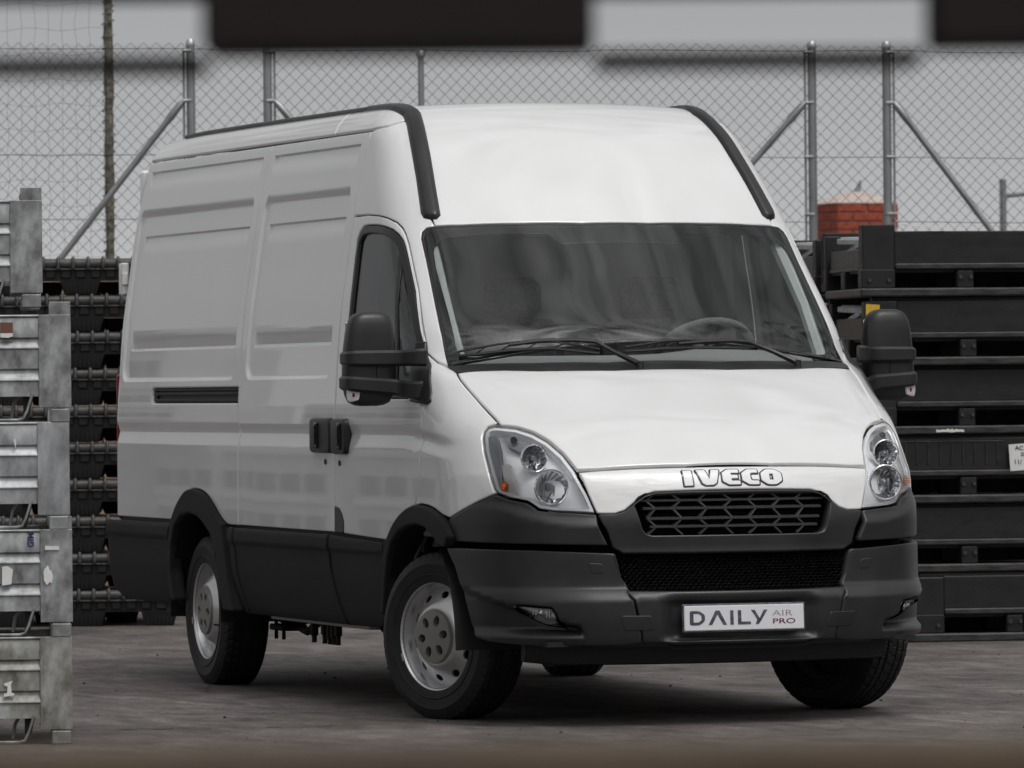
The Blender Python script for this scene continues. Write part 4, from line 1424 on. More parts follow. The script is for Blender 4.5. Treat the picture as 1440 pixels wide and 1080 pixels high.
# maker's name on the nose
def letters(defs, x0, xw, z0, zh, ph, d, off, m, name, parent, edge=.0015, depth=.008, grow=0.0, gap=0.0):
    """defs: outlines in a unit cell (width in cell units); laid out on the skin in (y, height)"""
    for nm, out, holes in defs:
        f = lambda P: [(1.0, x0 + p[0] * xw, z0 + p[1] * zh) for p in P]
        fr = frame(d)
        pr = lambda P: np.array([[np.dot(q, fr[1]), np.dot(q, fr[2])] for q in f(P)])
        o = pr(out)
        if area2(o) < 0: o = o[::-1]
        if grow: o = inset(o, -grow)
        hs = []
        for h in holes:
            q = pr(h)
            if area2(q) < 0: q = q[::-1]
            if grow: q = inset(q, grow)
            hs.append(q)
        panel(name, o, d, ph, m, parent, holes=hs, uv=True, sp=.02, gap=gap, edge=edge, depth=depth, off=off, step=.012)
def rp(P, r): return [tuple(p) for p in rnd_poly(P, r, 4)]
IV = [('I', rp([(.00, 0), (.105, 0), (.105, 1), (.0, 1)], .02), []),
      ('V', rp([(.165, 1), (.275, 1), (.315, .36), (.355, 1), (.455, 1), (.40, .13), (.36, 0), (.265, 0), (.225, .13)], .02), []),
      ('E', rp([(.485, .22), (.485, .78), (.56, 1), (.70, 1), (.70, .76), (.595, .76), (.595, .62), (.68, .62), (.68, .40), (.595, .40), (.595, .24), (.705, .24), (.705, 0), (.56, 0)], .025), []),
      ('C', rp([(.735, .26), (.735, .74), (.82, 1), (.945, 1), (.945, .76), (.865, .76), (.845, .68), (.845, .32), (.865, .24), (.95, .24), (.95, 0), (.82, 0)], .03), []),
      ('O', rp([(.985, .26), (.985, .74), (1.065, 1), (1.175, 1), (1.255, .74), (1.255, .26), (1.175, 0), (1.065, 0)], .05), [rp([(1.095, .30), (1.095, .70), (1.145, .70), (1.145, .30)], .03)])]
ND = (.94, 0, .30)
letters(IV, -.210, .332, .948, .068, phi, ND, .0055, M['letter'], 'name_letter', van)
letters(IV, -.210, .332, .948, .068, phi, ND, .0022, M['gloss_black'], 'letter_outline', van, grow=.0062)

# ---- wings
HLO = [(.566, -.828, 1.206), (.545, -.845, 1.207), (.528, -.866, 1.200), (.527, -.884, 1.181), (.538, -.893, 1.157), (.579, -.901, 1.097), (.643, -.902, 1.020), (.686, -.897, .949), (.699, -.891, .932)]
arcf = [(x, sy(z), z) for x, z in ARCH_F]
wing = HLO + [(.388, -.987, .830)] + [(.316, -.991, .840), (.203, -.992, .866), (.13, -.992, .876), (.035, -.992, .881), (-.045, -.992, .872)] + dm[::-1][1:9] + [(.027, -.985, 1.295), (0, -.970, 1.386), (-.078, -.922, 1.498)] + [(-.049, -.911, 1.482), (-.006, -.898, 1.461), (.036, -.878, 1.449), (.088, -.866, 1.436), (.136, -.869, 1.421)] + SEAM[1:5]
# keep only a clean single loop of door-edge points
door_front = [(-.024, -.992, .913), (.014, -.991, .997), (.025, -.990, 1.095), (.043, -.989, 1.146), (.047, -.989, 1.187), (.027, -.985, 1.295), (0, -.970, 1.386), (-.078, -.922, 1.498)]
wing = HLO + [(.388, -.987, .830), (.316, -.991, .840), (.203, -.992, .866), (.13, -.992, .876), (.035, -.992, .881), (-.043, -.992, .873)] + door_front + [(-.049, -.911, 1.482), (-.006, -.898, 1.461), (.036, -.878, 1.449), (.088, -.866, 1.436), (.136, -.869, 1.421)] + SEAM[1:5]
panel('wing', wing, (.55, -.835, 0), phi, W, van, both=True, sp=.0125, step=.02, vs=[1.05 + k * .0065 for k in range(25)])

# ---- headlamps
HLC = HLO[::-1][:-1] + [(.566, -.828, 1.206)] + [(.616, -.774, 1.199), (.673, -.724, 1.178), (.735, -.682, 1.144), (.810, -.646, 1.093), (.892, -.621, 1.026), (.954, -.592, .928), (.982, -.569, .855), (.946, -.654, .860), (.904, -.723, .863), (.863, -.772, .871), (.844, -.789, .886), (.822, -.806, .901), (.756, -.858, .914)]
HD = (.76, -.64, .10)
for sgn in (0, 1):
    pass
lampR, lampL = panel('headlight', HLC, HD, phi, M['lamp_glass'], van, both=True, sp=.03, gap=.004, edge=.006, depth=.012, step=.015, edge_drop=.5)
def both_sub(b, name, m, ang=35):
    me = b.mesh(name, m, ang)
    link_mesh(name, me, lampR); link_mesh(name, mirror_mesh(me, name), lampL)
fr = frame(HD)
# bezel rim behind the lens edge, then the chrome tub
uvL = [np.array(q) for q in HLC]
def shrink(P, e):
    L = np.array([[np.dot(q, fr[1]), np.dot(q, fr[2])] for q in P])
    L = dens(L, .015)
    if area2(L) < 0: L = L[::-1]
    return inset(L, e)
panel('lamp_bezel', shrink(HLC, .005), HD, phi, M['chrome_rough'], lampR, holes=[shrink(HLC, .017)], uv=True, sp=.02, gap=0, edge=.002, depth=.05, off=-.012, step=.015, both=lampL)
panel('lamp_tub', shrink(HLC, .006), HD, phi, M['reflector'], lampR, uv=True, sp=.012, gap=0, edge=.004, depth=-.035, off=-.055, step=.015, both=lampL)
def bowl(c, r, name, nfacet):
    """a reflector bowl facing forward with a bulb and a rim"""
    b = MB(); prof = [(r * 1.10, -.004), (r * 1.06, .006), (r, .004)]
    v = []; n = 56
    for q in range(10):
        t = 1 - q / 9.0
        prof.append((max(.010, r * .97 * t), -.002 - .062 * (1 - t * t) * (r / .065)))
    m = len(prof)
    f = []
    for k in range(n):
        a = 2 * math.pi * k / n
        for i, (rr, w) in enumerate(prof):
            fac = 1 - .05 * (abs(math.sin(a * nfacet / 2)) if 3 <= i < m - 2 else 0)
            v.append((c[0] + w, c[1] + rr * fac * math.cos(a), c[2] + rr * fac * math.sin(a)))
        k2 = (k + 1) % n
        for i in range(m - 1): f.append((k * m + i, k * m + i + 1, k2 * m + i + 1, k2 * m + i))
    b.add(v, f)
    both_sub(b, name, M['chrome'], 60)
    b = MB(); b.cyl((c[0] - .05, c[1], c[2]), (c[0] - .015, c[1], c[2]), r * .26, r * .22, 14)
    b.cyl((c[0] - .015, c[1], c[2]), (c[0] - .008, c[1], c[2]), r * .16, r * .10, 12)
    both_sub(b, 'bulb_cap', M['lamp_grey'])
    b = MB(); b.cyl((c[0] + .002, c[1], c[2] - r * .30), (c[0] - .055, c[1], c[2] - r * .95 * .8), .004, n=6)
    b.box((c[0] - .03, c[1] - r * .35, c[2] - r * .2), (.01, .010, r * .9), .002)
    b.box((c[0] - .03, c[1] + r * .30, c[2] - r * .3), (.01, .008, r * .8), .002)
    both_sub(b, 'bulb_stay', M['lamp_grey'])
bowl((.868, -.717, .957), .066, 'low_beam_reflector', 16)
bowl((.778, -.757, 1.073), .052, 'high_beam_reflector', 12)
# indicator segment, amber bulb, side marker, grey fillets
p_ind = [(.672, -.868, 1.055), (.700, -.842, 1.060), (.765, -.835, .925), (.725, -.862, .925)]
panel('indicator_lens', p_ind, HD, phi, M['clear_plastic'], lampR, sp=.02, gap=0, edge=.002, depth=.02, off=-.022, step=.015, both=lampL)
b = MB()
pc, nn = on(phi, (.715, -.860, .957), HD)
pc = Vector(pc) - Vector(nn) * .010
for k in range(5):
    b.cyl(pc + Vector((0, 0, -.016 + k * .008)), pc + Vector((0, 0, -.010 + k * .008)), (.008, .013, .014, .012, .007)[k], n=14)
both_sub(b, 'amber_bulb', M['amber'])
p_fil = [(.560, -.884, 1.175), (.545, -.890, 1.150), (.582, -.897, 1.085), (.685, -.892, .945), (.705, -.880, .945), (.672, -.868, 1.055), (.640, -.868, 1.12), (.60, -.866, 1.17)]
panel('side_fillet', p_fil, HD, phi, M['lamp_grey'], lampR, sp=.02, gap=0, edge=.002, depth=.02, off=-.020, step=.015, both=lampL)
p_top = [(.60, -.845, 1.185), (.632, -.812, 1.175), (.69, -.755, 1.150), (.73, -.735, 1.118), (.70, -.80, 1.115), (.655, -.842, 1.135)]
panel('position_lamp', p_top, HD, phi, M['lamp_grey'], lampR, sp=.02, gap=0, edge=.002, depth=.02, off=-.030, step=.012, both=lampL)
b = MB()
pc, nn = on(phi, (.665, -.815, 1.155), HD); pc = Vector(pc) - Vector(nn) * .018
b.cyl(pc, pc + Vector(nn) * .012, .015, .012, 14); b.cyl(pc + Vector(nn) * .012, pc + Vector(nn) * .016, .007, .006, 10)
both_sub(b, 'marker_bulb', M['gloss_black'])

# ---- black corner trim under the lamps and the bumper
trim = [(.700, -.891, .928), (.756, -.858, .909), (.822, -.806, .896), (.844, -.789, .881), (.863, -.772, .866), (.904, -.723, .858), (.946, -.654, .855), (.982, -.570, .848), (.992, -.557, .812), (1.004, -.514, .724), (.855, -.791, .731), (.62, -.945, .734), (.445, -.981, .737), (.441, -.981, .751), (.388, -.987, .812), (.390, -.987, .827)]
panel('corner_trim', trim, (.62, -.78, 0), phi_trim, PL, van, both=True, sp=.014, gap=.002, edge=.006, depth=.03, step=.02, off=.003)
# bumper
BT = [(.377, -1.004, .714), (.50, -.991, .7135), (.70, -.91, .712), (.875, -.798, .710), (.96, -.66, .703), (1.019, -.516, .695)]
BS = [(1.030, -.496, .604), (1.060, -.461, .531), (1.076, -.445, .506), (1.079, -.416, .370), (1.071, -.413, .336)]
BB = [(1.052, -.476, .326), (.97, -.69, .327), (.840, -.850, .329), (.70, -.93, .340), (.630, -.962, .354), (.591, -.977, .404), (.536, -.989, .523), (.465, -.996, .636)]
FOG = [(.835, -.872, .489), (.884, -.834, .487), (.957, -.755, .479), (.968, -.738, .455), (.974, -.724, .401), (.925, -.789, .410), (.878, -.838, .437), (.851, -.861, .465)]
CB = (.64, -.768, 0)
fg = [on(phi_bump, p, CB)[0] for p in FOG]
bumpR, bumpL = panel('bumper_corner', BT + BS + BB, CB, phi_bump, PL, van, holes=[[tuple(p) for p in fg]], both=True, sp=.018, gap=.002, edge=.007, depth=.05, step=.016)
centre = [(1.019, -.514, .694)] + BS
inner = [(1.117, 0, .546), (1.10, -.25, .546), (1.066, -.452, .550), (1.058, -.465, .560), (1.042, -.480, .600), (1.020, -.500, .690)]
poly = centre + [(x, -y, z) for x, y, z in centre[::-1]] + [(x, -y, z) for x, y, z in inner[::-1]][:-1] + inner
panel('bumper_centre', poly, (1, 0, 0), phi_bump, PL, van, sp=.03, gap=.002, edge=.007, depth=.05, step=.02)
panel('bumper_valance', [(1.05, -.60, .345), (1.05, .60, .345), (1.05, .60, .31), (1.05, -.60, .31)], (1, 0, 0), phi_bump, M['plastic_dark'], van, sp=.04, off=-.02)
panel('bumper_core', [(1.0, -.60, .76), (1.0, .60, .76), (1.0, .60, .36), (1.0, -.60, .36)], (1, 0, 0), phi, M['black'], van, sp=.06, off=-.075, edge=.004)
panel('bumper_core', [(.40, -.99, .80), (1.0, -.55, .80), (1.0, -.55, .36), (.66, -.95, .36), (.45, -.99, .60)], (.64, -.768, 0), phi, M['black'], van, both=True, sp=.05, off=-.055, edge=.004)
# lower grille, a mesh of long hexagons
lm = MB()
for r in range(13):
    z = .690 - r * .0118
    for k in range(-22, 23):
        y = k * .0225 + (.01125 if r % 2 else 0)
        lim_ = .49 - (.695 - z) * .22
        if abs(y) > lim_ - .004: continue
        q = on_front = None
        x = float(FB_z(z)) - .25 * y * y - .030
        hw, hh, t = .0112, .0062, .0022
        o = [(-hw, 0), (-hw * .55, -hh), (hw * .55, -hh), (hw, 0), (hw * .55, hh), (-hw * .55, hh)]
        i_ = [(a * .80, c * .70) for a, c in o]
        v = [(x, y + a, z + c) for a, c in o] + [(x + .004, y + a * .92, z + c * .88) for a, c in o] + [(x - .012, y + a, z + c) for a, c in i_]
        lm.add(v, [(j, (j + 1) % 6, 6 + (j + 1) % 6, 6 + j) for j in range(6)] + [(6 + j, 6 + (j + 1) % 6, 12 + (j + 1) % 6, 12 + j) for j in range(6)])
lo_ = lm.build('lower_grille', mat('grille_mesh', (.030, .030, .031), .34), van)
tag(lo_, kind='stuff')
# towing-eye and washer covers: thin proud flaps
TOW = [(1.066, -.499, .447), (1.091, -.384, .446), (1.092, -.370, .408), (1.089, -.372, .388), (1.066, -.481, .388), (1.065, -.492, .408)]
WSH = [(.997, -.606, .656), (1.010, -.558, .653), (1.014, -.549, .641), (1.015, -.550, .613), (1.002, -.596, .616)]
panel('towing_eye_cover', TOW, (1, 0, 0), phi_bump, PL, van, both=True, sp=.03, gap=0, edge=.003, depth=.004, off=.0022, step=.01)
panel('washer_cover', WSH, (1, 0, 0), phi_bump, PL, van, both=True, sp=.03, gap=0, edge=.003, depth=.004, off=.0022, step=.01)
# fog lamps
fogR, fogL = panel('fog_light', [tuple(p) for p in fg], CB, phi_bump, M['lamp_glass'], van, both=True, sp=.02, gap=.002, edge=.003, depth=.01, off=-.003, step=.012)
me_p = panel('fog_reflector', [tuple(p) for p in fg], CB, phi_bump, M['fog_bowl'], fogR, both=fogL, sp=.02, gap=.003, edge=.004, depth=-.02, off=-.014, step=.012)
b = MB()
pc, nn = on(phi_bump, (.925, -.795, .447), CB); pc, nn = Vector(pc), Vector(nn)
b.cyl(pc - nn * .020, pc - nn * .008, .016, .012, 14)
ax = Vector((.768, .64, 0))
for k in (-3, -2, 2, 3):
    c = pc - nn * .013 + ax * k * .0125 + Vector((0, 0, .006 - abs(k) * .0005 + k * -.0022))
    h = .015
    b.cyl(c + Vector((0, 0, -h)), c + Vector((0, 0, h * .8)), .0042, n=8)
me = b.mesh('fog_lens_flutes', M['chrome']); link_mesh('fog_lens_flutes', me, fogR); link_mesh('fog_lens_flutes', mirror_mesh(me, 'fog_lens_flutes'), fogL)
# chin spoiler
b = MB(); rings = []
for y in np.linspace(-.80, .74, 25):
    x = .955 - .30 * y * y
    e = .012 * max(0, abs(y) - .68) / .1
    rings.append([(x, y, .345), (x + .004, y, .30), (x - .012, y, .250 + e), (x - .030, y, .244 + e), (x - .045, y, .250 + e), (x - .04, y, .345)])
b.loft(rings); b.build('chin_spoiler', M['plastic_dark'], van, ang=50)
b = MB(); b.box((.80, 0, .335), (.34, 1.55, .02)); b.build('bumper_floor', M['plastic_dark'], van)

# ---- number plate
npx = 1.116
tilt = .05
plate = MB().box((0, 0, 0), (.012, .523, .113), .004).build('number_plate', M['plate_metal'], van, (npx, 0, .4325))
plate.rotation_euler = (0, -tilt, 0)
fr_ = MB(); fr_.box((.0015, 0, 0), (.014, .516, .106), .006)
fr_.build('plate_face', M['plate'], plate)
def flatpoly(name, P, hole, m, x=.0095):
    """a raised flat letter on the plate"""
    P = [tuple(p) for p in P]
    b = MB()
    if hole is None:
        vo, eo, fo, *_ = delaunay_2d_cdt([Vector(p) for p in P], [(i, (i + 1) % len(P)) for i in range(len(P))], [], 1, 1e-6)
        poly_ = np.array(P); hp = None
    else:
        H = [tuple(p) for p in hole]
        n, k = len(P), len(H)
        vo, eo, fo, *_ = delaunay_2d_cdt([Vector(p) for p in P + H], [(i, (i + 1) % n) for i in range(n)] + [(n + i, n + (i + 1) % k) for i in range(k)], [], 0, 1e-6)
        poly_ = np.array(P); hp = np.array(H)
    vo = np.array([tuple(v) for v in vo])
    fs = []
    for f in fo:
        f = list(f); c = vo[f].mean(0)[None]
        if not inpoly(poly_, c)[0]: continue
        if hp is not None and inpoly(hp, c)[0]: continue
        if area2(vo[f]) < 0: f = f[::-1]
        fs.append(tuple(f))
    b.add([(x, p[0], p[1]) for p in vo], fs)
    for L, rev in ((P, False),) + (((hole, True),) if hole is not None else ()):
        n = len(L)
        v = [(x, p[0], p[1]) for p in L] + [(x - .003, p[0], p[1]) for p in L]
        b.add(v, [(i, n + i, n + (i + 1) % n, (i + 1) % n) for i in range(n)])
    return b.build(name, m, plate)
lw, lh, L0, B0 = .060, .057, -.232, -.028
def T(P): return [(L0 + a * .0655, B0 + c * lh) for a, c in P]
flatpoly('plate_letter', T(rp([(0, 0), (.62, 0), (.98, .28), (.98, .72), (.62, 1), (0, 1)], .14)), T(rp([(.24, .20), (.24, .80), (.58, .80), (.76, .64), (.76, .36), (.58, .20)], .06)), M['plate_metal'])
flatpoly('plate_letter', T([(1.20, 0), (1.44, 0), (1.80, .74), (2.16, 0), (2.40, 0), (1.93, 1), (1.67, 1)]), None, M['plate_metal'])
flatpoly('plate_letter', T([(2.62, 0), (2.84, 0), (2.84, 1), (2.62, 1)]), None, M['plate_metal'])
flatpoly('plate_letter', T([(3.12, 0), (3.95, 0), (3.95, .20), (3.34, .20), (3.34, 1), (3.12, 1)]), None, M['plate_metal'])
flatpoly('plate_letter', T([(4.25, 0), (4.46, 0), (4.66, .30), (5.05, 1), (4.82, 1), (4.53, .42), (4.22, 1), (3.98, 1), (4.38, .32)]), None, M['plate_metal'])
for s, y, z, m_, bold in (('AIR', .118, .003, M['print_grey'], -.0006), ('PRO', .118, -.027, M['maroon'], .0002)):
    v, f = text_faces(s, .034 if s == 'AIR' else .029, 1.72 if s == 'AIR' else 1.80, bold)
    MB().add([(.0094, y + a, z + c) for a, c in v], f).build('plate_lettering', m_, plate)
# ---- cab door with its window
WIN = [(-1.045, -.960, 1.62), (-1.056, -.940, 1.798), (-1.067, -.922, 1.917), (-1.062, -.911, 1.992), (-1.036, -.906, 2.023), (-.996, -.902, 2.045), (-.926, -.902, 2.050), (-.803, -.902, 2.046), (-.69, -.900, 2.036), (-.618, -.893, 2.022), (-.564, -.885, 2.000), (-.523, -.881, 1.975), (-.489, -.882, 1.945), (-.408, -.888, 1.866), (-.327, -.896, 1.784), (-.146, -.922, 1.578), (-.098, -.932, 1.50), (-.072, -.965, 1.40), (-.095, -.982, 1.325), (-.16, -.985, 1.315), (-.98, -.985, 1.315), (-1.02, -.984, 1.33), (-1.035, -.980, 1.37)]
DD = (.10, -.995, 0)
door = [(-1.154, -.894, 2.094)] + dm[1:14] + [(-.078, -.922, 1.498), (0, -.970, 1.386), (.027, -.985, 1.295), (.047, -.989, 1.187), (.043, -.989, 1.146), (.025, -.990, 1.095), (.014, -.991, .997), (-.024, -.992, .913), (-.047, -.992, .871)]
seen = set(); dd_ = []
for p in door:
    k = (round(p[0], 3), round(p[2], 3))
    if k not in seen: seen.add(k); dd_.append(p)
door = dd_ + [(x, sy(z), z) for x, z in ARCH_F_RAW[::-1][6:]] + [(-.42, -.992, .722), (-1.154, -.992, .741)]
drR, drL = panel('cab_door', door, DD, phi, W, van, holes=[WIN], both=True, sp=.05, step=.02, vs=[1.2052, 1.2042, 1.2065, 1.195, 1.185, 1.1655, 1.1645, 1.161, 1.157, 1.13, 1.1055, 1.1045, 1.102, 1.12, 1.213], gap=.004)
fr = frame(DD)
def shr(P, e):
    L = np.array([[np.dot(q, fr[1]), np.dot(q, fr[2])] for q in P])
    L = dens(L, .02)
    if area2(L) < 0: L = L[::-1]
    return inset(L, e)
panel('window_seal', shr(WIN, .001), DD, phi, M['rubber'], drR, holes=[shr(WIN, .034)], uv=True, sp=.03, gap=0, edge=.006, depth=.03, off=-.002, step=.02, both=drL)
panel('window_glass', shr(WIN, .026), DD, phi, M['glass_side'], drR, uv=True, sp=.06, gap=0, edge=.002, depth=.004, off=-.014, step=.03, both=drL)
panel('quarter_bar', [(-.548, -.884, 1.985), (-.500, -.884, 1.955), (-.355, -.968, 1.552), (-.335, -.984, 1.33), (-.385, -.984, 1.33), (-.395, -.968, 1.552), (-.462, -.935, 1.79)], DD, phi, M['rubber'], drR, sp=.03, gap=0, edge=.004, depth=.02, off=-.007, step=.02, both=drL)
# outside handles, one on each side of the seam, and the lock cylinders
def handle(x0, x1, z0, z1, name, parent_pair, flip):
    y = -.998
    P = rp([(x0, z0), (x1, z0), (x1, z1), (x0, z1)], .03)
    b = MB()
    cx, cz = (x0 + x1) / 2, (z0 + z1) / 2
    rings = []
    for s, w in ((1.0, -.968), (1.0, -1.002), (.94, -1.012), (.80, -1.014)):
        rings.append([(cx + (p[0] - cx) * s, w, cz + (p[1] - cz) * s) for p in P])
    b.loft(rings)
    me = b.mesh(name, M['plastic'])
    a = link_mesh(name, me, parent_pair[0]); c = link_mesh(name, mirror_mesh(me, name), parent_pair[1])
    b = MB()
    gx = cx + (.035 if flip else -.028)
    b.box((gx, -1.017, cz), (.050, .012, (z1 - z0) * .74), .004)
    b.box((gx + .004, -1.024, cz + .004), (.026, .010, (z1 - z0) * .56), .003)
    me = b.mesh('handle_grip', M['gloss_black'])
    link_mesh('handle_grip', me, parent_pair[0]); link_mesh('handle_grip', mirror_mesh(me, 'handle_grip'), parent_pair[1])
    b = MB()
    b.cyl((cx + .045 * (1 if not flip else -1) * .7, -.986, z0 - .038), (cx + .045 * (1 if not flip else -1) * .7, -.9955, z0 - .038), .012, n=14)
    me = b.mesh('lock_barrel', M['gloss_black'])
    link_mesh('lock_barrel', me, parent_pair[0]); link_mesh('lock_barrel', mirror_mesh(me, 'lock_barrel'), parent_pair[1])
handle(-1.458, -1.166, 1.082, 1.232, 'door_handle', sl, False)
handle(-1.146, -.945, 1.078, 1.230, 'door_handle', (drR, drL), True)
# black corner piece low on the door
flap = [(-1.150, .742), (-1.022, .742), (-1.022, .795), (-1.045, .825), (-1.085, .850), (-1.150, .858)]
panel('door_corner_trim', s3(flap), SIDE, phi, PL, drR, sp=.03, gap=.001, edge=.004, depth=.01, off=.004, both=drL, step=.02)

# ---- lower cladding and wheel arch flares
def sc3(P): return [(x, -float(SC_z(z)), z) for x, z in P]
def clad(name, P, off=0.0, sp=.045, us=()):
    return panel(name, sc3(P), SIDE, phi_clad, M['plastic_side'], van, both=True, sp=sp, us=us, vs=[.655, .665, .675, .685, .70, .715, .725, .735, .74, .35, .36, .38, .40], gap=.002, edge=.006, depth=.03, off=off, step=.025)
clad('rear_cladding', [(-3.69, .743), (-4.86, .741), (-4.875, .60), (-4.865, .50), (-4.80, .41), (-4.66, .355), (-3.66, .345), (-3.735, .50), (-3.728, .62)], sp=.03)
clad('side_cladding', [(-2.73, .740), (-1.178, .736), (-1.165, .60), (-1.05, .345), (-2.60, .345), (-2.70, .52)])
clad('door_cladding', [(-1.172, .736), (-.402, .717), (-.425, .56), (-.455, .415), (-.60, .35), (-1.045, .345), (-1.158, .60)])
# raised ribs where the cladding pieces meet
for P in ([(-1.245, .735), (-1.185, .735), (-1.172, .60), (-1.055, .36), (-1.105, .36), (-1.232, .60)], [(-2.69, .738), (-2.63, .738), (-2.60, .55), (-2.52, .36), (-2.575, .36), (-2.665, .55)]):
    panel('cladding_rib', sc3(P), SIDE, phi_clad, M['plastic_side'], van, both=True, sp=.03, gap=0, edge=.004, depth=.01, off=.005, step=.02, vs=[.655, .68, .70, .72])
def phi_flare(x, y, z):
    return smax((x - 1.0) * .8, np.abs(y) - (1.020 - .5 * np.clip(z - .80, 0, .1) * .1), .44)
aR_out = [(-3.655, .38), (-3.725, .50), (-3.718, .62), (-3.690, .70)] + ARCH_R[:-1] + [(-2.80, .742), (-2.745, .60), (-2.695, .48), (-2.615, .36)]
aR_in = [(-2.80, .36), (-2.86, .46), (-2.905, .60), (-3.00, .700), (-3.131, .755), (-3.224, .780), (-3.354, .792), (-3.493, .778), (-3.60, .728), (-3.655, .64), (-3.665, .52), (-3.60, .38)]
panel('wheel_arch_trim', [(x, -1.02, z) for x, z in aR_out + aR_in], SIDE, phi_flare, M['plastic_side'], van, both=True, sp=.02, gap=0, edge=.010, depth=.06, step=.02)
aF_out = [(-.458, .415), (-.432, .54), (-.412, .66)] + ARCH_F
aF_in = [(.415, .716), (.34, .716), (.273, .745), (.228, .762), (.145, .790), (.033, .801), (-.08, .792), (-.199, .767), (-.292, .720), (-.345, .655), (-.378, .56), (-.405, .42)]
panel('wheel_arch_trim', [(x, -1.02, z) for x, z in aF_out + aF_in], SIDE, phi_flare, M['plastic_side'], van, both=True, sp=.018, gap=0, edge=.010, depth=.06, step=.018)
# inner sills behind the seam between paint and cladding
for x0, x1 in ((-4.70, -3.78), (-2.84, -.44)):
    b = MB(); b.box(((x0 + x1) / 2, -.950, .74), (x1 - x0, .03, .16), .004)
    me = b.mesh('inner_sill', M['plastic_dark'])
    link_mesh('inner_sill', me, van); link_mesh('inner_sill', mirror_mesh(me, 'inner_sill'), van)
# inner wheel housings
for cx, rx, rz in ((-3.31, .42, .50), (0.02, .47, .50)):
    b = MB()
    n = 24; v = []; f = []
    for i in range(n + 1):
        t = math.pi * (i / n)
        for y in (-1.0, -.60):
            v.append((cx + rx * math.cos(t), y, .30 + rz * math.sin(t)))
    f = [(2 * i, 2 * i + 2, 2 * i + 3, 2 * i + 1) for i in range(n)]
    b.add(v, f)
    b.add([(cx - rx, -.60, .46), (cx + rx, -.60, .46), (cx + rx, -.60, .9), (cx - rx, -.60, .9)], [(0, 1, 2, 3)])
    me = b.mesh('wheel_housing', M['plastic_dark'])
    link_mesh('wheel_housing', me, van); link_mesh('wheel_housing', mirror_mesh(me, 'wheel_housing'), van)
b = MB(); b.tube([(-.30, -.93, .55), (-.24, -.92, .66), (-.20, -.90, .72), (-.19, -.88, .80)], .012, 8)
b.box((-.215, -.90, .70), (.03, .02, .05), .004)
b.build('brake_hose', M['plastic'], van)

# ---- wheels
def tyre_mesh():
    R0 = .347
    prof = [(.214, .088), (.222, .101), (.236, .106), (.250, .1085), (.254, .1120), (.258, .1085), (.275, .1125), (.292, .1125), (.297, .1145), (.302, .1118), (.318, .106), (.330, .099), (.337, .093)]
    tw = [.0925, .080, .066, .0635, .0575, .055, .032, .0295, .0235, .021, .0025]
    cols = [(r, w) for r, w in prof] + [(R0 - .9 * max(0, abs(w) - .07) ** 1.0 * .35, w) for w in tw] + [(R0 - .9 * max(0, abs(w) - .07) * .35, -w) for w in tw[::-1]] + [(r, -w) for r, w in prof[::-1]]
    n = 336
    v = []; m = len(cols)
    for k in range(n):
        t = 2 * math.pi * k / n
        for i, (r, w) in enumerate(cols):
            rr = r
            aw = abs(w)
            if len(prof) <= i < m - len(prof):
                gz = min(abs(aw - .0605), abs(aw - .0265))
                if gz < .0045: rr -= .0085
                else:
                    row = 0 if aw > .062 else (1 if aw > .028 else 2)
                    ph = (k + (3 if row == 1 else 0) + (2 if w < 0 else 0) + int(aw * 60)) % 7
                    if ph == 0: rr -= .0065
                    elif row == 1 and ph == 3: rr -= .003
            elif r > .325:
                if (k + (2 if w < 0 else 0)) % 7 == 0: rr -= .006
            v.append((rr * math.cos(t), -w, rr * math.sin(t)))
    f = []
    for k in range(n):
        k2 = (k + 1) % n
        for i in range(m - 1):
            f.append((k * m + i, k * m + i + 1, k2 * m + i + 1, k2 * m + i))
    b = MB(); b.add(v, f)
    return b.mesh('tyre', M['tyre'], 28)
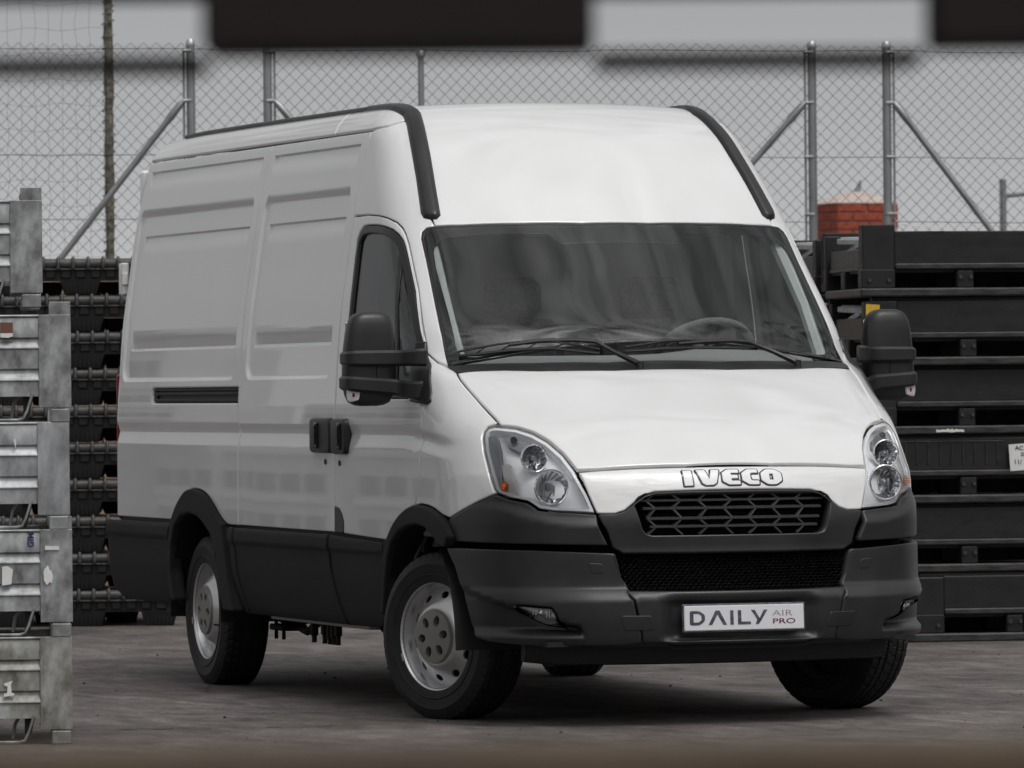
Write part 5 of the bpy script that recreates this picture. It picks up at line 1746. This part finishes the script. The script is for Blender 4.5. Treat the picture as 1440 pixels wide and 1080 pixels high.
def disc_mesh():
    h = pchip([0, .105, .118, .130, .142, .160, .182, .200], [.098, .098, .100, .094, .084, .068, .054, .040])
    outer = [(.200 * math.cos(2 * math.pi * k / 72), .200 * math.sin(2 * math.pi * k / 72)) for k in range(72)]
    holes = []
    for k in range(10):
        a = 2 * math.pi * (k + .5) / 10
        holes.append([(.171 * math.cos(a) + .0205 * math.cos(t) * -math.sin(a) + .0140 * math.sin(t) * math.cos(a),
                       .171 * math.sin(a) + .0205 * math.cos(t) * math.cos(a) + .0140 * math.sin(t) * math.sin(a)) for t in [2 * math.pi * j / 20 for j in range(20)]])
    pts = list(outer); edges = [(i, (i + 1) % 72) for i in range(72)]
    for H in holes:
        b = len(pts); pts += H; edges += [(b + i, b + (i + 1) % 20) for i in range(20)]
    for r in (.194, .187, .152, .145, .138, .132, .126, .120, .112, .10, .07, .03):
        n = 48
        pts += [(r * math.cos(2 * math.pi * k / n + r), r * math.sin(2 * math.pi * k / n + r)) for k in range(n)]
    vo, eo, fo, ov, *_ = delaunay_2d_cdt([Vector(p) for p in pts], edges, [], 0, 1e-6)
    vo = np.array([tuple(q) for q in vo])
    fs = []
    for q in fo:
        q = list(q); c = vo[q].mean(0)
        if np.hypot(*c) > .2: continue
        if any(inpoly(np.array(H), c[None])[0] for H in holes): continue
        if area2(vo[q]) < 0: q = q[::-1]
        fs.append(tuple(q))
    r = np.hypot(vo[:, 0], vo[:, 1])
    b = MB()
    b.add([(p[0], -float(h(rr)), p[1]) for p, rr in zip(vo, r)], fs)
    for H in holes:
        n = len(H)
        top = [(p[0], -float(h(np.hypot(*p))), p[1]) for p in H]
        bot = [(p[0] * .995, -float(h(np.hypot(*p))) + .010, p[1] * .995) for p in H]
        b.add(top + bot, [(i, (i + 1) % n, n + (i + 1) % n, n + i) for i in range(n)])
    # rim well and flange
    b.lathe([(.200, .040), (.203, .050), (.207, .070), (.211, .078), (.214, .086), (.2165, .094), (.2215, .100), (.2275, .1025), (.2310, .1005), (.2315, .096), (.226, .088), (.215, .070)], 72)
    b.lathe([(.200, .040), (.196, .0), (.190, -.02), (.200, -.06), (.214, -.09), (.231, -.10), (.230, -.105)], 72)
    return b.mesh('wheel', M['steel'], 40)
def hub_mesh():
    b = MB()
    P = [(.108 * math.cos(2 * math.pi * k / 60), .108 * math.sin(2 * math.pi * k / 60)) for k in range(60)]
    H = []
    for k in range(6):
        a = 2 * math.pi * (k + .25) / 6
        H.append([(.068 * math.cos(a) + .0235 * math.cos(t) * math.cos(a) - .0175 * math.sin(t) * math.sin(a), .068 * math.sin(a) + .0235 * math.cos(t) * math.sin(a) + .0175 * math.sin(t) * math.cos(a)) for t in [2 * math.pi * j / 18 for j in range(18)]])
    pts = list(P); edges = [(i, (i + 1) % 60) for i in range(60)]
    for h in H:
        q = len(pts); pts += h; edges += [(q + i, q + (i + 1) % 18) for i in range(18)]
    vo, eo, fo, *_ = delaunay_2d_cdt([Vector(p) for p in pts], edges, [], 0, 1e-6)
    vo = np.array([tuple(q) for q in vo]); fs = []
    for q in fo:
        q = list(q); c = vo[q].mean(0)[None]
        if any(inpoly(np.array(h), c)[0] for h in H): continue
        if area2(vo[q]) < 0: q = q[::-1]
        fs.append(tuple(q))
    def hz(p): 
        r = np.hypot(*p); return -.116 + .004 * (r / .108) ** 2
    b.add([(p[0], hz(p), p[1]) for p in vo], fs)
    b.add([(p[0], hz(p), p[1]) for p in P] + [(p[0] * 1.03, -.106, p[1] * 1.03) for p in P] + [(p[0] * 1.04, -.096, p[1] * 1.04) for p in P],
          [(i, 60 + i, 60 + (i + 1) % 60, (i + 1) % 60) for i in range(60)][::1] + [(60 + i, 120 + i, 120 + (i + 1) % 60, 60 + (i + 1) % 60) for i in range(60)])
    for h in H:
        c = np.mean(h, 0)
        mid = [(c[0] + (p[0] - c[0]) * .78, -.094, c[1] + (p[1] - c[1]) * .78) for p in h]
        n = 18
        b.add([(p[0], hz(p), p[1]) for p in h] + mid, [(i, (i + 1) % n, n + (i + 1) % n, n + i) for i in range(n)])
    me = b.mesh('hub_cap', M['hub'], 50)
    b = MB()
    b.cyl((0, 0, 0), (0, -.013, 0), .0105, .0098, 6)
    return me, b.mesh('wheel_nut', M['dark_metal'])
TM, DM = tyre_mesh(), disc_mesh()
HM, NM = hub_mesh()
RM = MB().cyl((0, -.096, 0), (0, -.1000, 0), .104, n=40).mesh('hub_recess', M['plastic_dark'])
valve = MB().cyl((.205, -.094, 0), (.195, -.118, 0), .005, .004, 8).mesh('valve', M['gloss_black'])
brk = MB().cyl((0, .03, 0), (0, -.012, 0), .188, n=40).mesh('brake_disc', M['dark_metal'])
weight = MB().box((.222, -.1035, 0), (.012, .006, .034), .002).mesh('balance_weight', M['lamp_grey'])
ZR = .339
STEER = math.radians(22)
for (x, y, st, spin) in ((-3.32, -.845, 0, .3), (-3.32, .845, math.pi, 1.0), (0.0, -.845, STEER, .12), (0.0, .845, math.pi + STEER, .7)):
    w = link_mesh('wheel', DM, van, (x, y, ZR), (0, 0, 0))
    w.rotation_mode = 'XYZ'
    w.matrix_local = Matrix.Translation((x, y, ZR)) @ Matrix.Rotation(st, 4, 'Z') @ Matrix.Rotation(spin, 4, 'Y')
    link_mesh('brake_disc', brk, w); link_mesh('tyre', TM, w); link_mesh('hub_cap', HM, w); link_mesh('hub_recess', RM, w)
    link_mesh('valve', valve, w)
    for k in range(6):
        a = 2 * math.pi * (k + .25) / 6
        link_mesh('wheel_nut', NM, w, (.068 * math.cos(a), -.099, .068 * math.sin(a)))
    o = link_mesh('balance_weight', weight, w); o.rotation_euler = (0, 2.6, 0)

# ---- door mirrors
def mirror_parts():
    out = []
    cx, cy = -.150, -1.150
    prof = [(1.284, .035, .02), (1.288, .060, .038), (1.300, .084, .052), (1.325, .098, .058), (1.37, .110, .061), (1.44, .111, .062), (1.52, .107, .062), (1.58, .100, .061), (1.62, .093, .058), (1.645, .083, .053), (1.660, .068, .045), (1.669, .048, .033), (1.672, .024, .018)]
    rings = []
    for z, hw, hx in prof:
        r = []
        for k in range(40):
            t = 2 * math.pi * k / 40
            c, s = math.cos(t), math.sin(t)
            e = 2 / 3.4
            px = math.copysign(abs(c) ** e, c) * hx; py = math.copysign(abs(s) ** e, s) * hw
            r.append((cx + px + .02 * (1 - (py / .105) ** 2) * 0, cy + py + .018 * (z - 1.48) , z))
        rings.append(r)
    b = MB(); b.loft(rings)
    out.append(('mirror', b, PL, 40))
    def sweep(path, hz, th):
        b = MB(); P = [Vector(p) for p in path]; rings = []
        if isinstance(hz, list):
            Q = []; H = []
            for i in range(len(P) - 1):
                a0, a1, a2, a3 = P[max(i - 1, 0)], P[i], P[i + 1], P[min(i + 2, len(P) - 1)]
                for j in range(5):
                    t = j / 5
                    Q.append(.5 * ((2 * a1) + (a2 - a0) * t + (2 * a0 - 5 * a1 + 4 * a2 - a3) * t * t + (3 * a1 - a0 - 3 * a2 + a3) * t ** 3)); H.append(hz[i] + (hz[i + 1] - hz[i]) * t)
            P = Q + [P[-1]]; hz = H + [hz[-1]]
        n = len(P)
        for i, p in enumerate(P):
            t = (P[min(i + 1, n - 1)] - P[max(i - 1, 0)]).normalized()
            s = t.cross(Vector((0, 0, 1))).normalized(); u = Vector((0, 0, 1))
            h = hz[i] if isinstance(hz, list) else hz
            c = min(.011, th * .4)
            sec = [(-th / 2 + c, -h / 2), (th / 2 - c, -h / 2), (th / 2, -h / 2 + c), (th / 2, h / 2 - c), (th / 2 - c, h / 2), (-th / 2 + c, h / 2), (-th / 2, h / 2 - c), (-th / 2, -h / 2 + c)]
            rings.append([p + s * a + u * q for a, q in sec])
        b.loft(rings); return b
    up = [(.005, -.955, 1.482), (.000, -.985, 1.482), (-.028, -1.012, 1.481), (-.060, -1.035, 1.480), (-.078, -1.075, 1.480), (-.081, -1.15, 1.480), (-.086, -1.22, 1.480), (-.102, -1.247, 1.480), (-.150, -1.252, 1.480), (-.185, -1.250, 1.480)]
    lo = [(.025, -.965, 1.345), (.018, -.990, 1.345), (-.012, -1.015, 1.350), (-.060, -1.040, 1.356), (-.078, -1.075, 1.362), (-.081, -1.15, 1.368), (-.086, -1.22, 1.374), (-.102, -1.251, 1.378), (-.150, -1.256, 1.380), (-.185, -1.254, 1.380)]
    out.append(('mirror_arm', sweep(up, [.075, .072, .068, .066, .066, .066, .064, .060, .058, .058], .030), PL, 30))
    out.append(('mirror_arm', sweep(lo, [.085, .078, .070, .068, .066, .064, .062, .060, .058, .058], .030), PL, 30))
    b = MB(); b.box((cx - .058, cy, 1.53), (.010, .165, .20), .004); out.append(('mirror_glass', b, M['chrome'], 30))
    b = MB(); b.box((cx - .058, cy, 1.36), (.010, .165, .09), .004); out.append(('mirror_glass', b, M['chrome'], 30))
    b = MB()
    P = rp([(0, 0), (.048, .008), (.056, .055), (.052, .062), (-.006, .066), (-.008, .02)], .012)
    rings = []
    for s, w in ((1, 0), (1, .010), (.85, .014)):
        rings.append([(cx + .036 + w + .012 * (p[0] / .056), cy - .103 + .020 + (p[0] - .024) * s * .85, 1.302 + .028 + (p[1] - .03) * s) for p in P])
    b.loft(rings); out.append(('indicator', b, M['clear_plastic'], 40))
    b = MB(); b.box((cx + .050, cy - .083, 1.330), (.012, .016, .022), .004); out.append(('indicator_bulb', b, M['red'], 30))
    b = MB(); b.box((cx + .0575, cy + .012, 1.425), (.010, .003, .066)); out.append(('housing_joint', b, M['black'], 30))
    return out
foot = [(-.150, -.955, 1.545), (-.104, -.924, 1.545), (-.084, -.924, 1.503), (-.048, -.924, 1.470), (.036, -.942, 1.418), (.111, -.963, 1.335), (.129, -.973, 1.300), (.104, -.980, 1.288), (.034, -.985, 1.292), (-.085, -.985, 1.300), (-.110, -.983, 1.34), (-.118, -.975, 1.42)]
ftR, ftL = panel('mirror_mount', foot, (.35, -.93, 0), phi, PL, van, both=True, sp=.02, gap=0, edge=.006, depth=.02, off=.012, step=.015)
mp = mirror_parts()
root = None
for nm, b, m_, ang in mp:
    me = b.mesh(nm, m_, ang); me2 = mirror_mesh(me, nm); me2.set_sharp_from_angle(angle=math.radians(ang))
    if nm == 'mirror':
        root = (link_mesh(nm, me, van), link_mesh(nm, me2, van))
    else:
        link_mesh(nm, me, root[0]); link_mesh(nm, me2, root[1])

# ---- wipers lying on the lower glass
def wiper(bl, arm, name='wiper'):
    def P(p, off):
        q, n = on(phi, p, WSD); return Vector(q) + Vector(n) * off
    b = MB()
    pts = [P(p, .012) for p in bl]
    up = Vector((-.35, 0, .75)).normalized()
    n = len(pts)
    # rubber, spine and the bridging levers
    for i in range(n - 1):
        b.tube([pts[i], pts[i + 1]], .0065, 6)
    o = b.build('wiper', M['rubber'], van)
    b = MB()
    q = [P(p, .028) + up * (.006 + .018 * math.sin(math.pi * (i / (n - 1))) ) for i, p in enumerate(bl)]
    b.tube(q, .0048, 6)
    for i in range(1, n - 1, 1):
        b.tube([pts[i], (q[i] + q[min(i + 1, n - 1)]) / 2], .0030, 5)
    b.build('blade_bridge', M['rubber'], o)
    b = MB()
    a = [P(p, h) for p, h in arm]
    b.tube(a, [.007] + [.0095] * (len(a) - 2) + [.013], 8)
    b.cyl(a[-1] - Vector((0, 0, .02)), a[-1] + Vector((0, 0, .012)), .017, .014, 12)
    b.build('wiper_arm', M['rubber'], o)
wiper([(.035, -.822, 1.478), (.055, -.76, 1.483), (.072, -.66, 1.490), (.09, -.55, 1.494), (.11, -.45, 1.494), (.15, -.34, 1.486), (.175, -.262, 1.480)],
      [((.07, -.62, 1.507), .03), ((.09, -.49, 1.522), .03), ((.12, -.36, 1.523), .035), ((.142, -.27, 1.518), .035), ((.20, -.21, 1.482), .03), ((.30, -.127, 1.437), .015)])
wiper([(.177, -.155, 1.490), (.18, -.07, 1.494), (.17, .02, 1.497), (.165, .11, 1.499), (.158, .22, 1.501), (.145, .34, 1.500), (.128, .448, 1.497)],
      [((.17, .08, 1.514), .03), ((.155, .20, 1.522), .03), ((.140, .32, 1.523), .035), ((.13, .40, 1.516), .035), ((.15, .50, 1.478), .03), ((.21, .60, 1.438), .015)])

# ---- cab interior
b = MB()
rings = []
for y in np.linspace(-.80, .80, 17):
    e = abs(y) ** 2
    hump = .035 * math.exp(-((y - .40) / .22) ** 2)
    rings.append([(.20 - .22 * e, y, 1.40), (.06 - .22 * e, y, 1.475), (-.10, y, 1.485 + hump), (-.24, y, 1.46 + hump), (-.32, y, 1.36), (-.32, y, 1.0), (-.1, y, .95)])
b.loft(rings, cap=False, close=False)
b.build('dashboard', M['dash'], van, ang=50)
b = MB()
c = Vector((-.42, .42, 1.50)); ax = Vector((-.62, 0, .78)).normalized(); u = Vector((0, 1, 0)); v_ = ax.cross(u)
R_ = .205
ring = [c + (u * math.cos(t) + v_ * math.sin(t)) * R_ for t in [2 * math.pi * k / 40 for k in range(41)]]
b.tube(ring, .016, 10, cap=False)
for t in (.2, math.pi - .2, -math.pi / 2):
    b.tube([c, c + (u * math.cos(t) + v_ * math.sin(t)) * R_], .014, 8)
b.cyl(c - ax * .02, c + ax * .02, .06, .05, 20)
b.build('steering_wheel', M['seat'], van)
MB().tube([c - ax * .02, c - ax * .25], .035, 10).build('steering_column', M['plastic_dark'], van)
for y, w in ((.43, .50), (-.20, .46), (-.62, .40)):
    b = MB()
    b.box((-.78, y, 1.02), (.50, w, .16), .05)
    s = b.build('seat', M['seat'], van)
    b = MB(); b.box((-1.05, y, 1.36), (.14, w * .94, .58), .05, (-.12, 'Y')); b.build('backrest', M['seat'], s)
    b = MB(); b.box((-1.09, y, 1.74), (.10, w * .55, .18), .04); b.build('headrest', M['seat'], s)
MB().box((-1.30, 0, 1.50), (.03, 1.60, 1.5)).build('bulkhead', M['trim_light'], van)
MB().box((-.6, 0, .72), (1.6, 1.7, .04)).build('cab_floor', M['dash'], van)
for s_ in (-1, 1):
    b = MB()
    b.tube([(-.02, s_ * .80, 1.46), (-.20, s_ * .80, 1.68), (-.46, s_ * .78, 1.95)], [.030, .032, .035], 8)
    b.build('pillar_trim', M['trim_light'], van)
    b = MB(); b.tube([(-1.22, s_ * .84, 1.30), (-1.20, s_ * .80, 2.02)], .05, 8); b.build('door_pillar_trim', M['trim_light'], van)
    b = MB(); b.box((-.55, s_ * .90, 1.02), (1.0, .03, .55), .01); b.build('door_card', M['dash'], van)
b = MB(); b.box((-.92, 0, 2.02), (.66, 1.3, .03), .01); b.build('headlining', M['trim_light'], van)
# inspection sticker outline on the glass, driver's side
def wsp(y, z, off=.004):
    p, n = on(phi, (.0, y, z), WSD); return Vector(p) + Vector(n) * off
b = MB()
Q = [(.53, 1.606), (.625, 1.602), (.682, 1.500), (.598, 1.515)]
for i in range(4): b.tube([wsp(*Q[i]), wsp(*Q[(i + 1) % 4])], .0012, 4)
b.build('glass_sticker_edge', M['rubber'], wsc)

# ---- underbody
b = MB()
b.box((-1.9, 0, .47), (5.4, 1.66, .05), .01)
b.build('floor_pan', M['dark_metal'], van)
b = MB()
for s_ in (-1, 1):
    b.box((-2.1, s_ * .42, .40), (4.6, .09, .13), .01)
b.build('chassis_rail', M['dark_metal'], van)
b = MB()
b.cyl((-3.32, -.72, .345), (-3.32, .72, .345), .055, n=14)
b.box((-3.32, 0, .345), (.28, .30, .26), .08)
b.build('rear_axle', M['dark_metal'], van)
for s_ in (-1, 1):
    b = MB()
    b.tube([(-4.0, s_ * .55, .42), (-3.6, s_ * .55, .32), (-3.32, s_ * .55, .29), (-3.0, s_ * .55, .31), (-2.6, s_ * .55, .38)], .030, 6)
    for dx in (-.06, .06):
        b.tube([(-3.32 + dx, s_ * .55 - .04, .20), (-3.32 + dx, s_ * .55 - .04, .42)], .010, 6)
    b.box((-3.32, s_ * .55, .255), (.22, .12, .03), .006)
    b.build('leaf_spring', M['dark_metal'], van)
b = MB()
for dx in (0, .16, .24, .30, .36):
    b.box((-2.42 + dx, -.70, .300), (.035, .03, .10 + .02 * math.sin(dx * 30)), .004)
    b.cyl((-2.42 + dx, -.70, .22), (-2.42 + dx, -.70, .26), .012, n=8)
b.box((-2.24, -.68, .33), (.50, .10, .04), .006)
b.tube([(-2.5, -.66, .30), (-2.85, -.60, .25), (-3.1, -.56, .26)], .018, 8)
b.build('step_bracket', M['dark_metal'], van)
MB().box((-1.62, -.90, .343), (1.45, .05, .020), .004).build('sill_strip', M['alloy_bar'], van)
MB().box((-.20, 0, .34), (.30, 1.20, .16), .04).build('front_crossmember', M['dark_metal'], van)
b = MB(); b.cyl((0, -.75, .34), (0, .75, .34), .05, n=12); b.build('front_axle', M['dark_metal'], van)
b = MB(); b.box((-1.0, .15, .33), (.8, .32, .16), .05); b.build('gearbox', M['dark_metal'], van)
